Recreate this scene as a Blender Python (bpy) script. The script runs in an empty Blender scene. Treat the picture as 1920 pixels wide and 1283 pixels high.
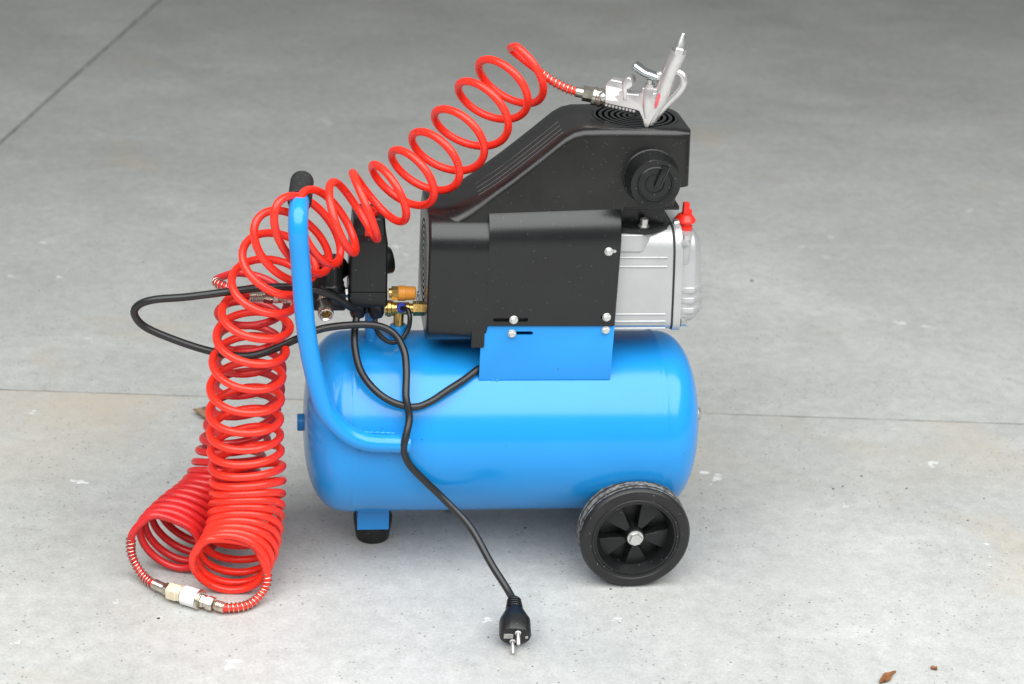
import bpy, bmesh, math, random
from mathutils import Vector, Matrix
random.seed(7)
R = math.radians
scene = bpy.context.scene
COL = scene.collection

# ------------------------------------------------------------ camera
def camera_axes(a, p, r):
    a, p, r = R(a), R(p), R(r)
    fw = Vector((math.sin(a)*math.cos(p), math.cos(a)*math.cos(p), -math.sin(p)))
    rt = Vector((math.cos(a), -math.sin(a), 0)); up = rt.cross(fw)
    return math.cos(r)*rt+math.sin(r)*up, -math.sin(r)*rt+math.cos(r)*up, fw
rt, up, fw = camera_axes(8.1019, 23.4383, 3.2103)
cd = bpy.data.cameras.new('camera'); cam = bpy.data.objects.new('camera', cd); COL.objects.link(cam)
cam.matrix_world = Matrix(((rt.x, up.x, -fw.x, -.2852), (rt.y, up.y, -fw.y, -2.0569), (rt.z, up.z, -fw.z, 1.1936), (0, 0, 0, 1)))
cd.sensor_width = 36; cd.lens = 60.512; cd.clip_start = .05; cd.clip_end = 100
cd.dof.use_dof = True; cd.dof.focus_distance = 2.14; cd.dof.aperture_fstop = 5.6
scene.camera = cam

# ------------------------------------------------------------ light
world = bpy.data.worlds.new('World'); scene.world = world; world.use_nodes = True
bgn = world.node_tree.nodes['Background']
bgn.inputs[0].default_value = (.95, .985, 1.0, 1); bgn.inputs[1].default_value = .26
def area_light(name, loc, target, sx, sy, power, col=(1, 1, 1)):
    l = bpy.data.lights.new(name, 'AREA'); l.shape = 'RECTANGLE'; l.size = sx; l.size_y = sy; l.energy = power; l.color = col
    o = bpy.data.objects.new(name, l); COL.objects.link(o); o.location = loc
    o.rotation_euler = (Vector(target)-Vector(loc)).to_track_quat('-Z', 'Y').to_euler()
    return o
# pale open sky in front of and above the machine, as seen mirrored in the tank
area_light('open_sky_light', (.1, -2.35, 3.1), (.1, -2.15, 0), 7.0, 4.3, 480, (.99, 1.0, .99))
vs = scene.view_settings
vs.view_transform = 'Standard'; vs.look = 'None'; vs.exposure = 0; vs.gamma = 1; vs.use_curve_mapping = False

# ------------------------------------------------------------ materials
def nodes(name):
    m = bpy.data.materials.new(name); m.use_nodes = True
    nt = m.node_tree; return m, nt, nt.nodes['Principled BSDF']
def N(nt, t, **k):
    n = nt.nodes.new(t)
    for a, b in k.items():
        if a in n.inputs: n.inputs[a].default_value = b
        else: setattr(n, a, b)
    return n
def ramp(nt, src, p0, p1, c0=(0, 0, 0, 1), c1=(1, 1, 1, 1)):
    r = nt.nodes.new('ShaderNodeValToRGB'); e = r.color_ramp.elements
    e[0].position = p0; e[1].position = p1; e[0].color = c0; e[1].color = c1
    nt.links.new(src, r.inputs[0]); return r.outputs[0]
def mix(nt, fac, a, b, mode='MIX'):
    m = nt.nodes.new('ShaderNodeMix'); m.data_type = 'RGBA'; m.blend_type = mode
    for s, v in ((m.inputs[0], fac), (m.inputs[6], a), (m.inputs[7], b)):
        if hasattr(v, 'is_linked'): nt.links.new(v, s)
        else: s.default_value = v
    return m.outputs[2]
def rgb(c): return (c[0], c[1], c[2], 1)
def material(name, col, rough=.4, metal=0., tint=.08, scale=30, bump=0., bscale=600, specks=0., speck_col=(.5, .5, .48), coat=0., spec=.5, stain=0., stain_col=(.3, .2, .1), speck_scale=260, sss=0.):
    m, nt, b = nodes(name); L = nt.links
    tc = N(nt, 'ShaderNodeTexCoord'); co = tc.outputs['Object']
    n1 = N(nt, 'ShaderNodeTexNoise', Scale=scale, Detail=4.); L.new(co, n1.inputs['Vector'])
    lo = tuple(max(0, v*(1-tint)) for v in col); hi = tuple(v*(1+tint) for v in col)
    c = ramp(nt, n1.outputs['Fac'], .3, .7, rgb(lo), rgb(hi))
    if stain:
        n3 = N(nt, 'ShaderNodeTexNoise', Scale=55., Detail=6.); L.new(co, n3.inputs['Vector'])
        f = ramp(nt, n3.outputs['Fac'], .62-.1*stain, .72)
        c = mix(nt, f, c, rgb(stain_col))
    if specks:
        v = N(nt, 'ShaderNodeTexVoronoi', Scale=float(speck_scale)); L.new(co, v.inputs['Vector'])
        f1 = ramp(nt, v.outputs['Distance'], .10, .16, (1, 1, 1, 1), (0, 0, 0, 1))
        sc = N(nt, 'ShaderNodeSeparateColor'); L.new(v.outputs['Color'], sc.inputs[0])
        f2 = ramp(nt, sc.outputs[0], 1-specks, 1-specks+.01)
        c = mix(nt, mix(nt, 1., f1, f2, 'MULTIPLY'), c, rgb(speck_col))
    L.new(c, b.inputs['Base Color'])
    rr = N(nt, 'ShaderNodeMapRange'); L.new(n1.outputs['Fac'], rr.inputs[0])
    rr.inputs[3].default_value = max(.02, rough-.06); rr.inputs[4].default_value = rough+.06
    L.new(rr.outputs[0], b.inputs['Roughness'])
    b.inputs['Metallic'].default_value = metal
    b.inputs['Specular IOR Level'].default_value = spec
    b.inputs['Coat Weight'].default_value = coat; b.inputs['Coat Roughness'].default_value = .06
    if sss:
        b.inputs['Subsurface Weight'].default_value = sss; b.inputs['Subsurface Radius'].default_value = (.006, .0015, .001)
    if bump:
        n2 = N(nt, 'ShaderNodeTexNoise', Scale=float(bscale), Detail=2.); L.new(co, n2.inputs['Vector'])
        bp = N(nt, 'ShaderNodeBump', Strength=bump, Distance=.0006); L.new(n2.outputs['Fac'], bp.inputs['Height'])
        L.new(bp.outputs[0], b.inputs['Normal'])
    return m
M = {}
M['blue'] = material('blue_paint', (.012, .262, .68), .20, tint=.06, scale=7, bump=.07, bscale=210, specks=.02, speck_col=(.02, .10, .25), speck_scale=120, coat=.06, spec=.42)
M['black'] = material('black_plastic', (.0075, .008, .0085), .26, tint=.25, scale=14, bump=.10, bscale=1400, specks=.06, speck_col=(.17, .17, .165), spec=.48, speck_scale=340)
M['blackdusty'] = material('dusty_black_plastic', (.009, .0085, .0085), .29, tint=.35, scale=22, bump=.12, bscale=1400, specks=.14, speck_col=(.17, .165, .16), spec=.46, speck_scale=360)
M['blacksmooth'] = material('smooth_black_plastic', (.008, .0085, .009), .33, tint=.2, scale=25, bump=.08, specks=.10, speck_col=(.34, .34, .33), spec=.42, speck_scale=330)
M['ribline'] = material('worn_plastic_edge', (.075, .072, .07), .5, tint=.4, scale=60)
M['rubber'] = material('black_rubber', (.010, .010, .010), .46, tint=.3, scale=40, bump=.3, bscale=900, specks=.12, speck_col=(.45, .44, .42), speck_scale=300)
M['tread'] = material('dusty_tread_rubber', (.13, .127, .12), .9, tint=1., scale=160, bump=.5, bscale=700, specks=.5, speck_col=(.42, .41, .39), speck_scale=300)
M['cable'] = material('black_cable_sheath', (.012, .012, .013), .36, tint=.25, scale=60, bump=.12, bscale=500, specks=.012, speck_scale=500)
M['zinc'] = material('zinc_plated_steel', (.60, .60, .58), .32, .9, tint=.12, scale=120, bump=.1, bscale=300)
M['bolt'] = material('bright_zinc_bolt', (.62, .62, .60), .36, .75, tint=.1, scale=200)
M['nickel'] = material('nickel_plated_brass', (.62, .57, .49), .24, .95, tint=.2, scale=130, bump=.1, bscale=300)
M['nickelworn'] = material('worn_nickel_fitting', (.66, .60, .50), .30, .9, tint=.2, scale=130, stain=.5, stain_col=(.35, .15, .04))
M['alu'] = material('silver_painted_casting', (.47, .475, .48), .38, .42, tint=.07, scale=24, bump=.3, bscale=700)
M['gun'] = material('polished_cast_alloy', (.64, .615, .615), .24, .72, tint=.10, scale=50)
M['lever'] = material('chromed_lever', (.45, .48, .50), .2, .95, tint=.15, scale=60)
M['brass'] = material('brass', (.62, .40, .13), .28, .95, tint=.2, scale=90, bump=.1, bscale=300)
M['orange'] = material('orange_plastic', (.85, .33, .03), .42, tint=.08, scale=60)
M['redplastic'] = material('red_plastic', (.80, .025, .012), .36, tint=.08, scale=50)
M['redworn'] = material('worn_red_paint', (.62, .10, .11), .45, tint=.3, scale=90, stain=.6, stain_col=(.6, .5, .5))
M['bluecap'] = material('blue_plastic_cap', (.03, .06, .45), .4)
M['sleeve'] = material('scuffed_white_sleeve', (.82, .81, .82), .45, tint=.05, scale=120, stain=.45, stain_col=(.42, .40, .42))
M['ivory'] = material('ivory_coated_collar', (.72, .63, .46), .42, .2, tint=.12, scale=80)
M['white'] = material('white_print', (.85, .83, .84), .5, tint=.04)
M['greyprint'] = material('grey_print', (.30, .29, .29), .6)
M['gasket'] = material('dark_gasket', (.02, .02, .02), .7)
M['leaf'] = material('dry_brown_leaf', (.22, .085, .025), .7, tint=.5, scale=120, bump=.4, bscale=300)
M['leafgrey'] = material('weathered_leaf', (.20, .13, .08), .8, tint=.5, scale=90, bump=.4, bscale=300)
M['tan'] = material('tan_chip', (.50, .28, .09), .7, tint=.3, scale=150)
M['paintspot'] = material('white_paint_spot', (.55, .55, .54), .6, tint=.2, scale=70)
M['sealant'] = material('dirty_joint_sealant', (.19, .185, .175), .85, tint=.6, scale=14)
M['grit'] = material('dark_grit', (.07, .06, .052), .9, tint=.5, scale=90)

def hose_material(name, col):
    m, nt, b = nodes(name); L = nt.links
    tc = N(nt, 'ShaderNodeTexCoord')
    sep = N(nt, 'ShaderNodeSeparateXYZ'); L.new(tc.outputs['UV'], sep.inputs[0])
    n1 = N(nt, 'ShaderNodeTexNoise', Scale=25., Detail=3.); L.new(tc.outputs['Object'], n1.inputs['Vector'])
    c = ramp(nt, n1.outputs['Fac'], .3, .7, rgb(tuple(v*.93 for v in col)), rgb(tuple(v*1.05 for v in col)))
    # worn black printing along one side: letters of about 3 mm with word gaps
    def M2(op, a, bb):
        k = N(nt, 'ShaderNodeMath', operation=op)
        for s, v in zip(k.inputs, (a, bb)):
            if hasattr(v, 'is_linked'): L.new(v, s)
            else: s.default_value = v
        return k.outputs[0]
    v = sep.outputs[1]; u = sep.outputs[0]
    band = M2('MULTIPLY', M2('GREATER_THAN', v, .60), M2('LESS_THAN', v, .70))
    cmb = N(nt, 'ShaderNodeCombineXYZ'); L.new(M2('MULTIPLY', u, 620.), cmb.inputs[0]); L.new(M2('MULTIPLY', v, 26.), cmb.inputs[1])
    n2 = N(nt, 'ShaderNodeTexNoise', Scale=1., Detail=1.); L.new(cmb.outputs[0], n2.inputs['Vector'])
    cm3 = N(nt, 'ShaderNodeCombineXYZ'); L.new(M2('MULTIPLY', u, 22.), cm3.inputs[0])
    n3 = N(nt, 'ShaderNodeTexNoise', Scale=1., Detail=0.); L.new(cm3.outputs[0], n3.inputs['Vector'])
    f = M2('MULTIPLY', M2('MULTIPLY', band, M2('GREATER_THAN', n2.outputs['Fac'], .52)), M2('GREATER_THAN', n3.outputs['Fac'], .5))
    f = M2('MULTIPLY', f, .75)
    # pale dust flecks
    vo = N(nt, 'ShaderNodeTexVoronoi', Scale=330.); L.new(tc.outputs['Object'], vo.inputs['Vector'])
    d = mix(nt, 1., ramp(nt, vo.outputs['Distance'], .1, .16, (1, 1, 1, 1), (0, 0, 0, 1)), ramp(nt, vo.outputs['Color'], .985, .99), 'MULTIPLY')
    c = mix(nt, f, c, (.05, .012, .01, 1)); c = mix(nt, d, c, (.85, .45, .4, 1))
    L.new(c, b.inputs['Base Color'])
    b.inputs['Roughness'].default_value = .33
    b.inputs['Subsurface Weight'].default_value = .25; b.inputs['Subsurface Radius'].default_value = (.008, .0012, .0008)
    return m
M['hose'] = hose_material('red_hose', (.90, .032, .015))
M['hoseold'] = hose_material('dull_red_hose', (.62, .020, .022))

def concrete(name, seed, dirty=False, gain=1.):
    m, nt, b = nodes(name); L = nt.links
    tc = N(nt, 'ShaderNodeTexCoord'); mp = N(nt, 'ShaderNodeMapping'); L.new(tc.outputs['Object'], mp.inputs[0])
    mp.inputs['Location'].default_value = (seed, seed*.7, 0); co = mp.outputs[0]
    def noise(s, d=5., r=.55, dist=0.):
        n = N(nt, 'ShaderNodeTexNoise', Scale=s, Detail=d, Roughness=r, Distortion=dist); L.new(co, n.inputs['Vector']); return n.outputs['Fac']
    base = ramp(nt, noise(1.6, 6., .6, .4), .3, .72, (.36, .358, .346, 1), (.475, .472, .458, 1))
    base = mix(nt, ramp(nt, noise(6., 6., .65, .6), .35, .75, (0, 0, 0, 1), (.5, .5, .5, 1)), base, (.335, .333, .322, 1))
    # trowel smears stretched along x
    mp2 = N(nt, 'ShaderNodeMapping'); L.new(tc.outputs['Object'], mp2.inputs[0]); mp2.inputs['Scale'].default_value = (1.2, 4.5, 1); mp2.inputs['Rotation'].default_value = (0, 0, .15)
    ns = N(nt, 'ShaderNodeTexNoise', Scale=2.2, Detail=7., Roughness=.6, Distortion=.8); L.new(mp2.outputs[0], ns.inputs['Vector'])
    base = mix(nt, ramp(nt, ns.outputs['Fac'], .52, .74, (0, 0, 0, 1), (.28, .28, .28, 1)), base, (.545, .54, .525, 1))
    base = mix(nt, ramp(nt, noise(2.3, 6., .6, 1.2), .58, .76, (0, 0, 0, 1), (.42, .42, .42, 1)), base, (.285, .282, .27, 1))
    base = mix(nt, 1., base, ramp(nt, noise(42., 5., .7), .28, .72, (.86, .86, .86, 1), (1.1, 1.1, 1.1, 1)), 'MULTIPLY')
    base = mix(nt, 1., base, ramp(nt, noise(260., 3., .7), .3, .7, (.87, .87, .87, 1), (1.1, 1.1, 1.1, 1)), 'MULTIPLY')
    # earthy stains
    base = mix(nt, ramp(nt, noise(3.1, 5., .6, .5), .60, .80, (0, 0, 0, 1), (.55, .55, .55, 1)), base, (.40, .335, .26, 1))
    if dirty:   # brown dirt washed up along the joint
        sx = N(nt, 'ShaderNodeSeparateXYZ'); L.new(tc.outputs['Object'], sx.inputs[0])
        f1 = ramp(nt, sx.outputs[1], .05, .33); mr = N(nt, 'ShaderNodeMapRange'); L.new(sx.outputs[1], mr.inputs[0]); mr.inputs[1].default_value = .08; mr.inputs[2].default_value = .36
        f = mix(nt, 1., mr.outputs[0], ramp(nt, noise(2.4, 6., .62, .7), .42, .66, (0, 0, 0, 1), (.75, .75, .75, 1)), 'MULTIPLY')
        base = mix(nt, f, base, (.44, .375, .30, 1))
    # fine pores and dark specks, clustered
    v = N(nt, 'ShaderNodeTexVoronoi', Scale=150.); L.new(co, v.inputs['Vector'])
    dots = mix(nt, 1., ramp(nt, v.outputs['Distance'], .16, .30, (1, 1, 1, 1), (0, 0, 0, 1)), ramp(nt, v.outputs['Color'], .70, .72), 'MULTIPLY')
    dots = mix(nt, 1., dots, ramp(nt, noise(9., 4.), .42, .56), 'MULTIPLY')
    base = mix(nt, mix(nt, 1., dots, (.85, .85, .85, 1), 'MULTIPLY'), base, (.16, .155, .145, 1))
    pores = ramp(nt, noise(160., 3., .7), .60, .72); pores = mix(nt, 1., pores, ramp(nt, noise(14., 4.), .42, .58, (0, 0, 0, 1), (.8, .8, .8, 1)), 'MULTIPLY')
    base = mix(nt, pores, base, (.22, .218, .205, 1))
    v2 = N(nt, 'ShaderNodeTexVoronoi', Scale=60.); L.new(co, v2.inputs['Vector'])
    wd = mix(nt, 1., ramp(nt, v2.outputs['Distance'], .03, .07, (1, 1, 1, 1), (0, 0, 0, 1)), ramp(nt, v2.outputs['Color'], .93, .94), 'MULTIPLY')
    base = mix(nt, wd, base, (.72, .72, .70, 1))
    base = mix(nt, 1., base, (gain*.985, gain*1.0, gain*.995, 1), 'MULTIPLY')
    L.new(base, b.inputs['Base Color'])
    rr = ramp(nt, noise(4., 5.), .3, .7, (.46, .46, .46, 1), (.68, .68, .68, 1)); L.new(rr, b.inputs['Roughness'])
    b.inputs['Specular IOR Level'].default_value = .35
    bp = N(nt, 'ShaderNodeBump', Strength=.25, Distance=.0015); L.new(mix(nt, .5, noise(70., 6., .7), dots, 'SUBTRACT'), bp.inputs['Height']); L.new(bp.outputs[0], b.inputs['Normal'])
    return m
M['concrete'] = concrete('light_concrete', 3.1, True, 1.22); M['concrete2'] = concrete('grey_concrete', 5.3, False, .97); M['concrete3'] = concrete('old_concrete', 11.7, False, .95)

# ------------------------------------------------------------ mesh helpers
def link(bm, name, mat, parent=None, bevel=0, seg=2, bang=30, smooth=38, weld=1e-6):
    if weld: bmesh.ops.remove_doubles(bm, verts=bm.verts, dist=weld)
    bmesh.ops.recalc_face_normals(bm, faces=bm.faces)
    if bevel:
        es = [e for e in bm.edges if len(e.link_faces) == 2 and e.calc_face_angle(0) > R(bang)]
        bmesh.ops.bevel(bm, geom=es, offset=bevel, segments=seg, profile=.5, affect='EDGES', clamp_overlap=True)
    me = bpy.data.meshes.new(name); bm.to_mesh(me); bm.free()
    for p in me.polygons: p.use_smooth = True
    me.set_sharp_from_angle(angle=R(smooth))
    me.materials.append(M[mat] if isinstance(mat, str) else mat)
    o = bpy.data.objects.new(name, me); COL.objects.link(o)
    if parent is not None:
        o.parent = parent
        if parent.type == 'EMPTY': o.matrix_parent_inverse = Matrix.Translation(-parent.location)
    return o
def V(*a): return Vector(a)
def box(bm, x0, x1, y0, y1, z0, z1):
    v = [bm.verts.new((x, y, z)) for z in (z0, z1) for y in (y0, y1) for x in (x0, x1)]
    for f in ((0, 1, 3, 2), (4, 6, 7, 5), (0, 4, 5, 1), (2, 3, 7, 6), (0, 2, 6, 4), (1, 5, 7, 3)): bm.faces.new([v[i] for i in f])
    return bm
def prism(bm, pts, axis, a0, a1):
    def P(u, w, a): return {'x': (a, u, w), 'y': (u, a, w), 'z': (u, w, a)}[axis]
    A = [bm.verts.new(P(u, w, a0)) for u, w in pts]; B = [bm.verts.new(P(u, w, a1)) for u, w in pts]
    n = len(pts); bm.faces.new(A[::-1]); bm.faces.new(B)
    for i in range(n): bm.faces.new((A[i], A[(i+1) % n], B[(i+1) % n], B[i]))
    return bm
def loft(bm, rings, cap=True):
    vs_ = [[bm.verts.new(p) for p in r] for r in rings]; n = len(rings[0])
    for a, b in zip(vs_[:-1], vs_[1:]):
        for i in range(n): bm.faces.new((a[i], a[(i+1) % n], b[(i+1) % n], b[i]))
    if cap: bm.faces.new(vs_[0][::-1]); bm.faces.new(vs_[-1])
    return bm
def basis(ax):
    ax = Vector(ax).normalized(); t = V(0, 0, 1) if abs(ax.z) < .9 else V(1, 0, 0)
    u = ax.cross(t).normalized(); return ax, u, ax.cross(u).normalized()
def lathe(bm, prof, o, ax, n=40, closed=False, turn=0., rad=None):
    """prof: (radius, height) pairs along ax from o"""
    ax, u, w = basis(ax); o = Vector(o); rings = []
    for r, h in prof:
        if r <= 1e-7: rings.append([bm.verts.new(o+ax*h)])
        else:
            ring = []
            for i in range(n):
                t = 2*math.pi*i/n+turn; q = r*(rad(i, h) if rad else 1)
                ring.append(bm.verts.new(o+ax*h+u*q*math.cos(t)+w*q*math.sin(t)))
            rings.append(ring)
    pairs = list(zip(rings[:-1], rings[1:]))
    if closed: pairs.append((rings[-1], rings[0]))
    for a, b in pairs:
        if len(a) == 1 and len(b) == 1: continue
        for i in range(n):
            j = (i+1) % n
            if len(a) == 1: bm.faces.new((a[0], b[j], b[i]))
            elif len(b) == 1: bm.faces.new((a[i], a[j], b[0]))
            else: bm.faces.new((a[i], a[j], b[j], b[i]))
    if not closed:
        if len(rings[0]) > 1: bm.faces.new(rings[0][::-1])
        if len(rings[-1]) > 1: bm.faces.new(rings[-1])
    return bm
def rod(bm, p0, p1, r0, r1=None, n=20, **k):
    p0, p1 = Vector(p0), Vector(p1); r1 = r0 if r1 is None else r1
    return lathe(bm, [(r0, 0), (r1, (p1-p0).length)], p0, p1-p0, n, **k)
def catmull(pts, per=8):
    P = [Vector(p) for p in pts]; out = []
    Q = [P[0]*2-P[1]]+P+[P[-1]*2-P[-2]]
    for i in range(1, len(Q)-2):
        a, b, c, d = Q[i-1:i+3]
        for j in range(per):
            t = j/per
            out.append(.5*((2*b)+(c-a)*t+(2*a-5*b+4*c-d)*t*t+(3*b-a-3*c+d)*t**3))
    out.append(P[-1]); return out
def resample(P, step):
    out = [P[0].copy()]; acc = 0.
    for a, b in zip(P[:-1], P[1:]):
        L = (b-a).length; d = step-acc
        while d <= L: out.append(a.lerp(b, d/L)); d += step
        acc = (acc+L) % step
    if (out[-1]-P[-1]).length > step*.3: out.append(P[-1].copy())
    return out
def frames(P):
    T = [(P[min(i+1, len(P)-1)]-P[max(i-1, 0)]).normalized() for i in range(len(P))]
    _, u, _ = basis(T[0]); F = []
    for t in T:
        u = (u-t*u.dot(t)).normalized(); F.append((t, u, t.cross(u)))
    return F
def tube(bm, P, r, n=12, uv=False, cap=True):
    F = frames(P); lay = bm.loops.layers.uv.new('UVMap') if uv else None
    rings = []; Ls = [0.]
    for a, b in zip(P[:-1], P[1:]): Ls.append(Ls[-1]+(b-a).length)
    for i, (p, (t, u, w)) in enumerate(zip(P, F)):
        q = r(Ls[i], Ls[-1]) if callable(r) else r
        rings.append([bm.verts.new(p+(u*math.cos(2*math.pi*k/n)+w*math.sin(2*math.pi*k/n))*q) for k in range(n)])
    for i, (a, b) in enumerate(zip(rings[:-1], rings[1:])):
        for k in range(n):
            j = (k+1) % n; f = bm.faces.new((a[k], a[j], b[j], b[k]))
            if lay:
                for lp, (du, dv) in zip(f.loops, ((0, 0), (0, 1), (1, 1), (1, 0))): lp[lay].uv = (Ls[i+du], (k+dv)/n)
    if cap: bm.faces.new(rings[0][::-1]); bm.faces.new(rings[-1])
    return bm
def coil_round(P, rad, pitch, per=10):
    """helix winding round the path P"""
    P = resample(P, pitch/per); F = frames(P)
    return [p+(u*math.cos(2*math.pi*i/per)+w*math.sin(2*math.pi*i/per))*rad for i, (p, (t, u, w)) in enumerate(zip(P, F))]
def cut(o, cutter_bms):
    """carve the given closed meshes out of o"""
    for cb in cutter_bms:
        bmesh.ops.recalc_face_normals(cb, faces=cb.faces)
        me = bpy.data.meshes.new('cutter'); cb.to_mesh(me); cb.free(); c = bpy.data.objects.new('cutter', me); COL.objects.link(c)
        md = o.modifiers.new('b', 'BOOLEAN'); md.operation = 'DIFFERENCE'; md.solver = 'EXACT'; md.object = c
        dg = bpy.context.evaluated_depsgraph_get(); new = bpy.data.meshes.new_from_object(o.evaluated_get(dg))
        o.modifiers.clear(); o.data = new; bpy.data.objects.remove(c)
    o.data.set_sharp_from_angle(angle=R(38))
def B(): return bmesh.new()
def empty(name, loc=(0, 0, 0)):
    o = bpy.data.objects.new(name, None); COL.objects.link(o); o.location = loc; o.empty_display_size = .05; return o
def tag(o, label=None, cat=None, group=None, kind=None):
    for k, v in (('label', label), ('category', cat), ('group', group), ('kind', kind)):
        if v: o[k] = v
    return o
def hexbolt(name, p, ax, r=.0055, h=.0045, flange=1.25, mat='bolt', parent=None, turn=.3):
    bm = B(); lathe(bm, [(r*flange, 0), (r*flange, h*.22), (r*flange*.92, h*.34)], p, ax, 24)
    lathe(bm, [(r*.99, h*.3), (r*.99, h*.85), (r*.84, h), (0, h)], p, ax, 6, turn=turn)
    return link(bm, name, mat, parent, smooth=30)

# ============================================================ floor
floor = tag(link(box(B(), -7, 9, -6, 11, -.16, -.045), 'floor', 'gasket'), 'light grey concrete floor cast in slabs', 'floor', kind='structure')
def slab(pts, mat):
    return link(prism(B(), pts, 'z', -.10, 0), 'concrete_slab', mat, floor, bevel=.0016, seg=2)
def jy(x): return .4837-.0903*(x+.7364)              # long joint behind the machine
def jx(y): return -.6832+.1713*(y-3.2103)            # joint running away from it
g = .0015; h = .0042
slab([(-6.8, -5.8), (8.8, -5.8), (8.8, jy(8.8)-g), (-6.8, jy(-6.8)-g)], 'concrete')
slab([(jx(.5)+h, jy(jx(.5))+g), (8.8, jy(8.8)+g), (8.8, 10.8), (jx(10.8)+h, 10.8)], 'concrete2')
slab([(-6.8, jy(-6.8)+g), (jx(.5)-h, jy(jx(.5))+g), (jx(10.8)-h, 10.8), (-6.8, 10.8)], 'concrete3')
def seal(p, q, w):
    p, q = Vector((p[0], p[1])), Vector((q[0], q[1])); d = (q-p).normalized(); s = Vector((-d.y, d.x))*w
    link(prism(B(), [tuple(p-s), tuple(q-s), tuple(q+s), tuple(p+s)], 'z', -.03, -.0007), 'joint_sealant', 'sealant', floor)
seal((-6.8, jy(-6.8)), (8.8, jy(8.8)), g*.98); seal((jx(.52), .52), (jx(10.8), 10.8), h*.96)
bm = B()
def blob(x, y, r, st=1.6, z=.0008):
    n = 14; ph = random.random()*6; c0 = bm.verts.new((x, y, z)); a0 = random.uniform(-.5, .5); ring = []
    for i in range(n):
        t = 2*math.pi*i/n; q = r*(.75+.3*math.sin(2*t+ph)*random.random()+.25*random.random())
        u, w = q*st*math.cos(t), q*math.sin(t)
        ring.append(bm.verts.new((x+u*math.cos(a0)-w*math.sin(a0), y+u*math.sin(a0)+w*math.cos(a0), .0001)))
    for i in range(n): bm.faces.new((c0, ring[i], ring[(i+1) % n]))
SPOTS = [(-0.621, 0.6844, 0.0083), (-0.7892, 0.9715, 0.006), (-0.7008, 0.9672, 0.006), (-0.5796, 0.1724, 0.0078), (-0.1914, 2.0026, 0.0119), (0.8387, 1.2128, 0.0091), (0.8379, 0.7574, 0.0101), (0.8779, 0.7399, 0.008), (0.7624, 1.1574, 0.0078), (0.7975, 1.0966, 0.0077), (0.7026, 0.2034, 0.0093), (0.3514, 0.1609, 0.0114), (-0.7543, 1.1492, 0.0084), (-0.3485, -0.2888, 0.0105), (0.5275, 2.4945, 0.012), (-0.0748, 1.1415, 0.0076), (-0.0565, 1.0972, 0.0064), (1.2103, 1.3909, 0.0072), (0.7974, 2.431, 0.0074), (0.1349, -0.2137, 0.0056), (0.1314, -0.2136, 0.0035), (-0.4435, -0.1876, 0.0034), (-0.0328, -0.2072, 0.0056), (-0.6757, 0.3963, 0.0059), (-0.6115, -0.2378, 0.0046), (-0.117, 1.1407, 0.0065), (1.0796, 2.808, 0.0097), (-0.3545, -0.2998, 0.0079), (-0.5022, -0.1519, 0.0041), (0.6936, -0.0427, 0.0031), (0.6753, -0.1002, 0.003), (-0.3743, 0.109, 0.0039), (0.5215, 0.0699, 0.0048)]
for x, y, r in SPOTS:
    for k in range(4): blob(x+random.gauss(0, r*.7), y+random.gauss(0, r*.7), r*random.uniform(.15, .5))
    blob(x, y, r*.62)
for i in range(30): blob(random.uniform(-1.2, 1.6), random.uniform(-.45, 2.6), random.uniform(.0006, .0020))
tag(link(bm, 'paint_specks', 'paintspot', floor), 'white paint specks spattered over the concrete', kind='stuff')
bm = B()
def crumb(x, y, r):
    n = 6; top = bm.verts.new((x+random.uniform(-.3, .3)*r, y, r*.8)); ring = [bm.verts.new((x+r*math.cos(6.283*i/n)*random.uniform(.6, 1.4), y+r*math.sin(6.283*i/n)*random.uniform(.6, 1.1), 0)) for i in range(n)]
    for i in range(n): bm.faces.new((top, ring[i], ring[(i+1) % n]))
for x, y, r in [(0.6067, 0.963, 0.0063), (0.519, 0.1236, 0.0041), (0.5361, 0.1315, 0.0033), (0.5748, 0.1627, 0.0041), (0.6324, 0.1225, 0.0033), (0.6912, 0.0243, 0.0032), (0.3951, -0.1854, 0.0022), (0.2571, -0.3172, 0.002), (0.3167, 0.1154, 0.0024), (0.5461, 0.6837, 0.0029), (-0.0709, 0.0778, 0.0031), (-0.0173, -0.1284, 0.0029), (0.1367, -0.1432, 0.0036), (-0.4452, -0.1911, 0.0048), (-0.2431, -0.0966, 0.0022), (-0.4555, 0.1663, 0.0031), (-0.4625, -0.1965, 0.002), (-0.0373, -0.2496, 0.0027), (0.7402, 0.0884, 0.0032), (0.301, 0.0139, 0.0023), (0.0441, 0.0214, 0.0038)]: crumb(x, y, r*.6)
for i in range(170):
    crumb(random.gauss(.1, .55), random.uniform(-.42, .36), random.uniform(.0004, .0012))
for i in range(40): crumb(random.uniform(-1., 1.4), random.uniform(.4, 1.6), random.uniform(.0006, .0018))
tag(link(bm, 'loose_grit', 'grit', floor, smooth=20), 'dark crumbs of grit on the concrete', kind='stuff')

# ============================================================ compressor
AC = tag(empty('air_compressor'), 'blue tank air compressor with black motor cover, handle and two wheels', 'compressor')
ZC, RT = .1796, .12
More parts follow.
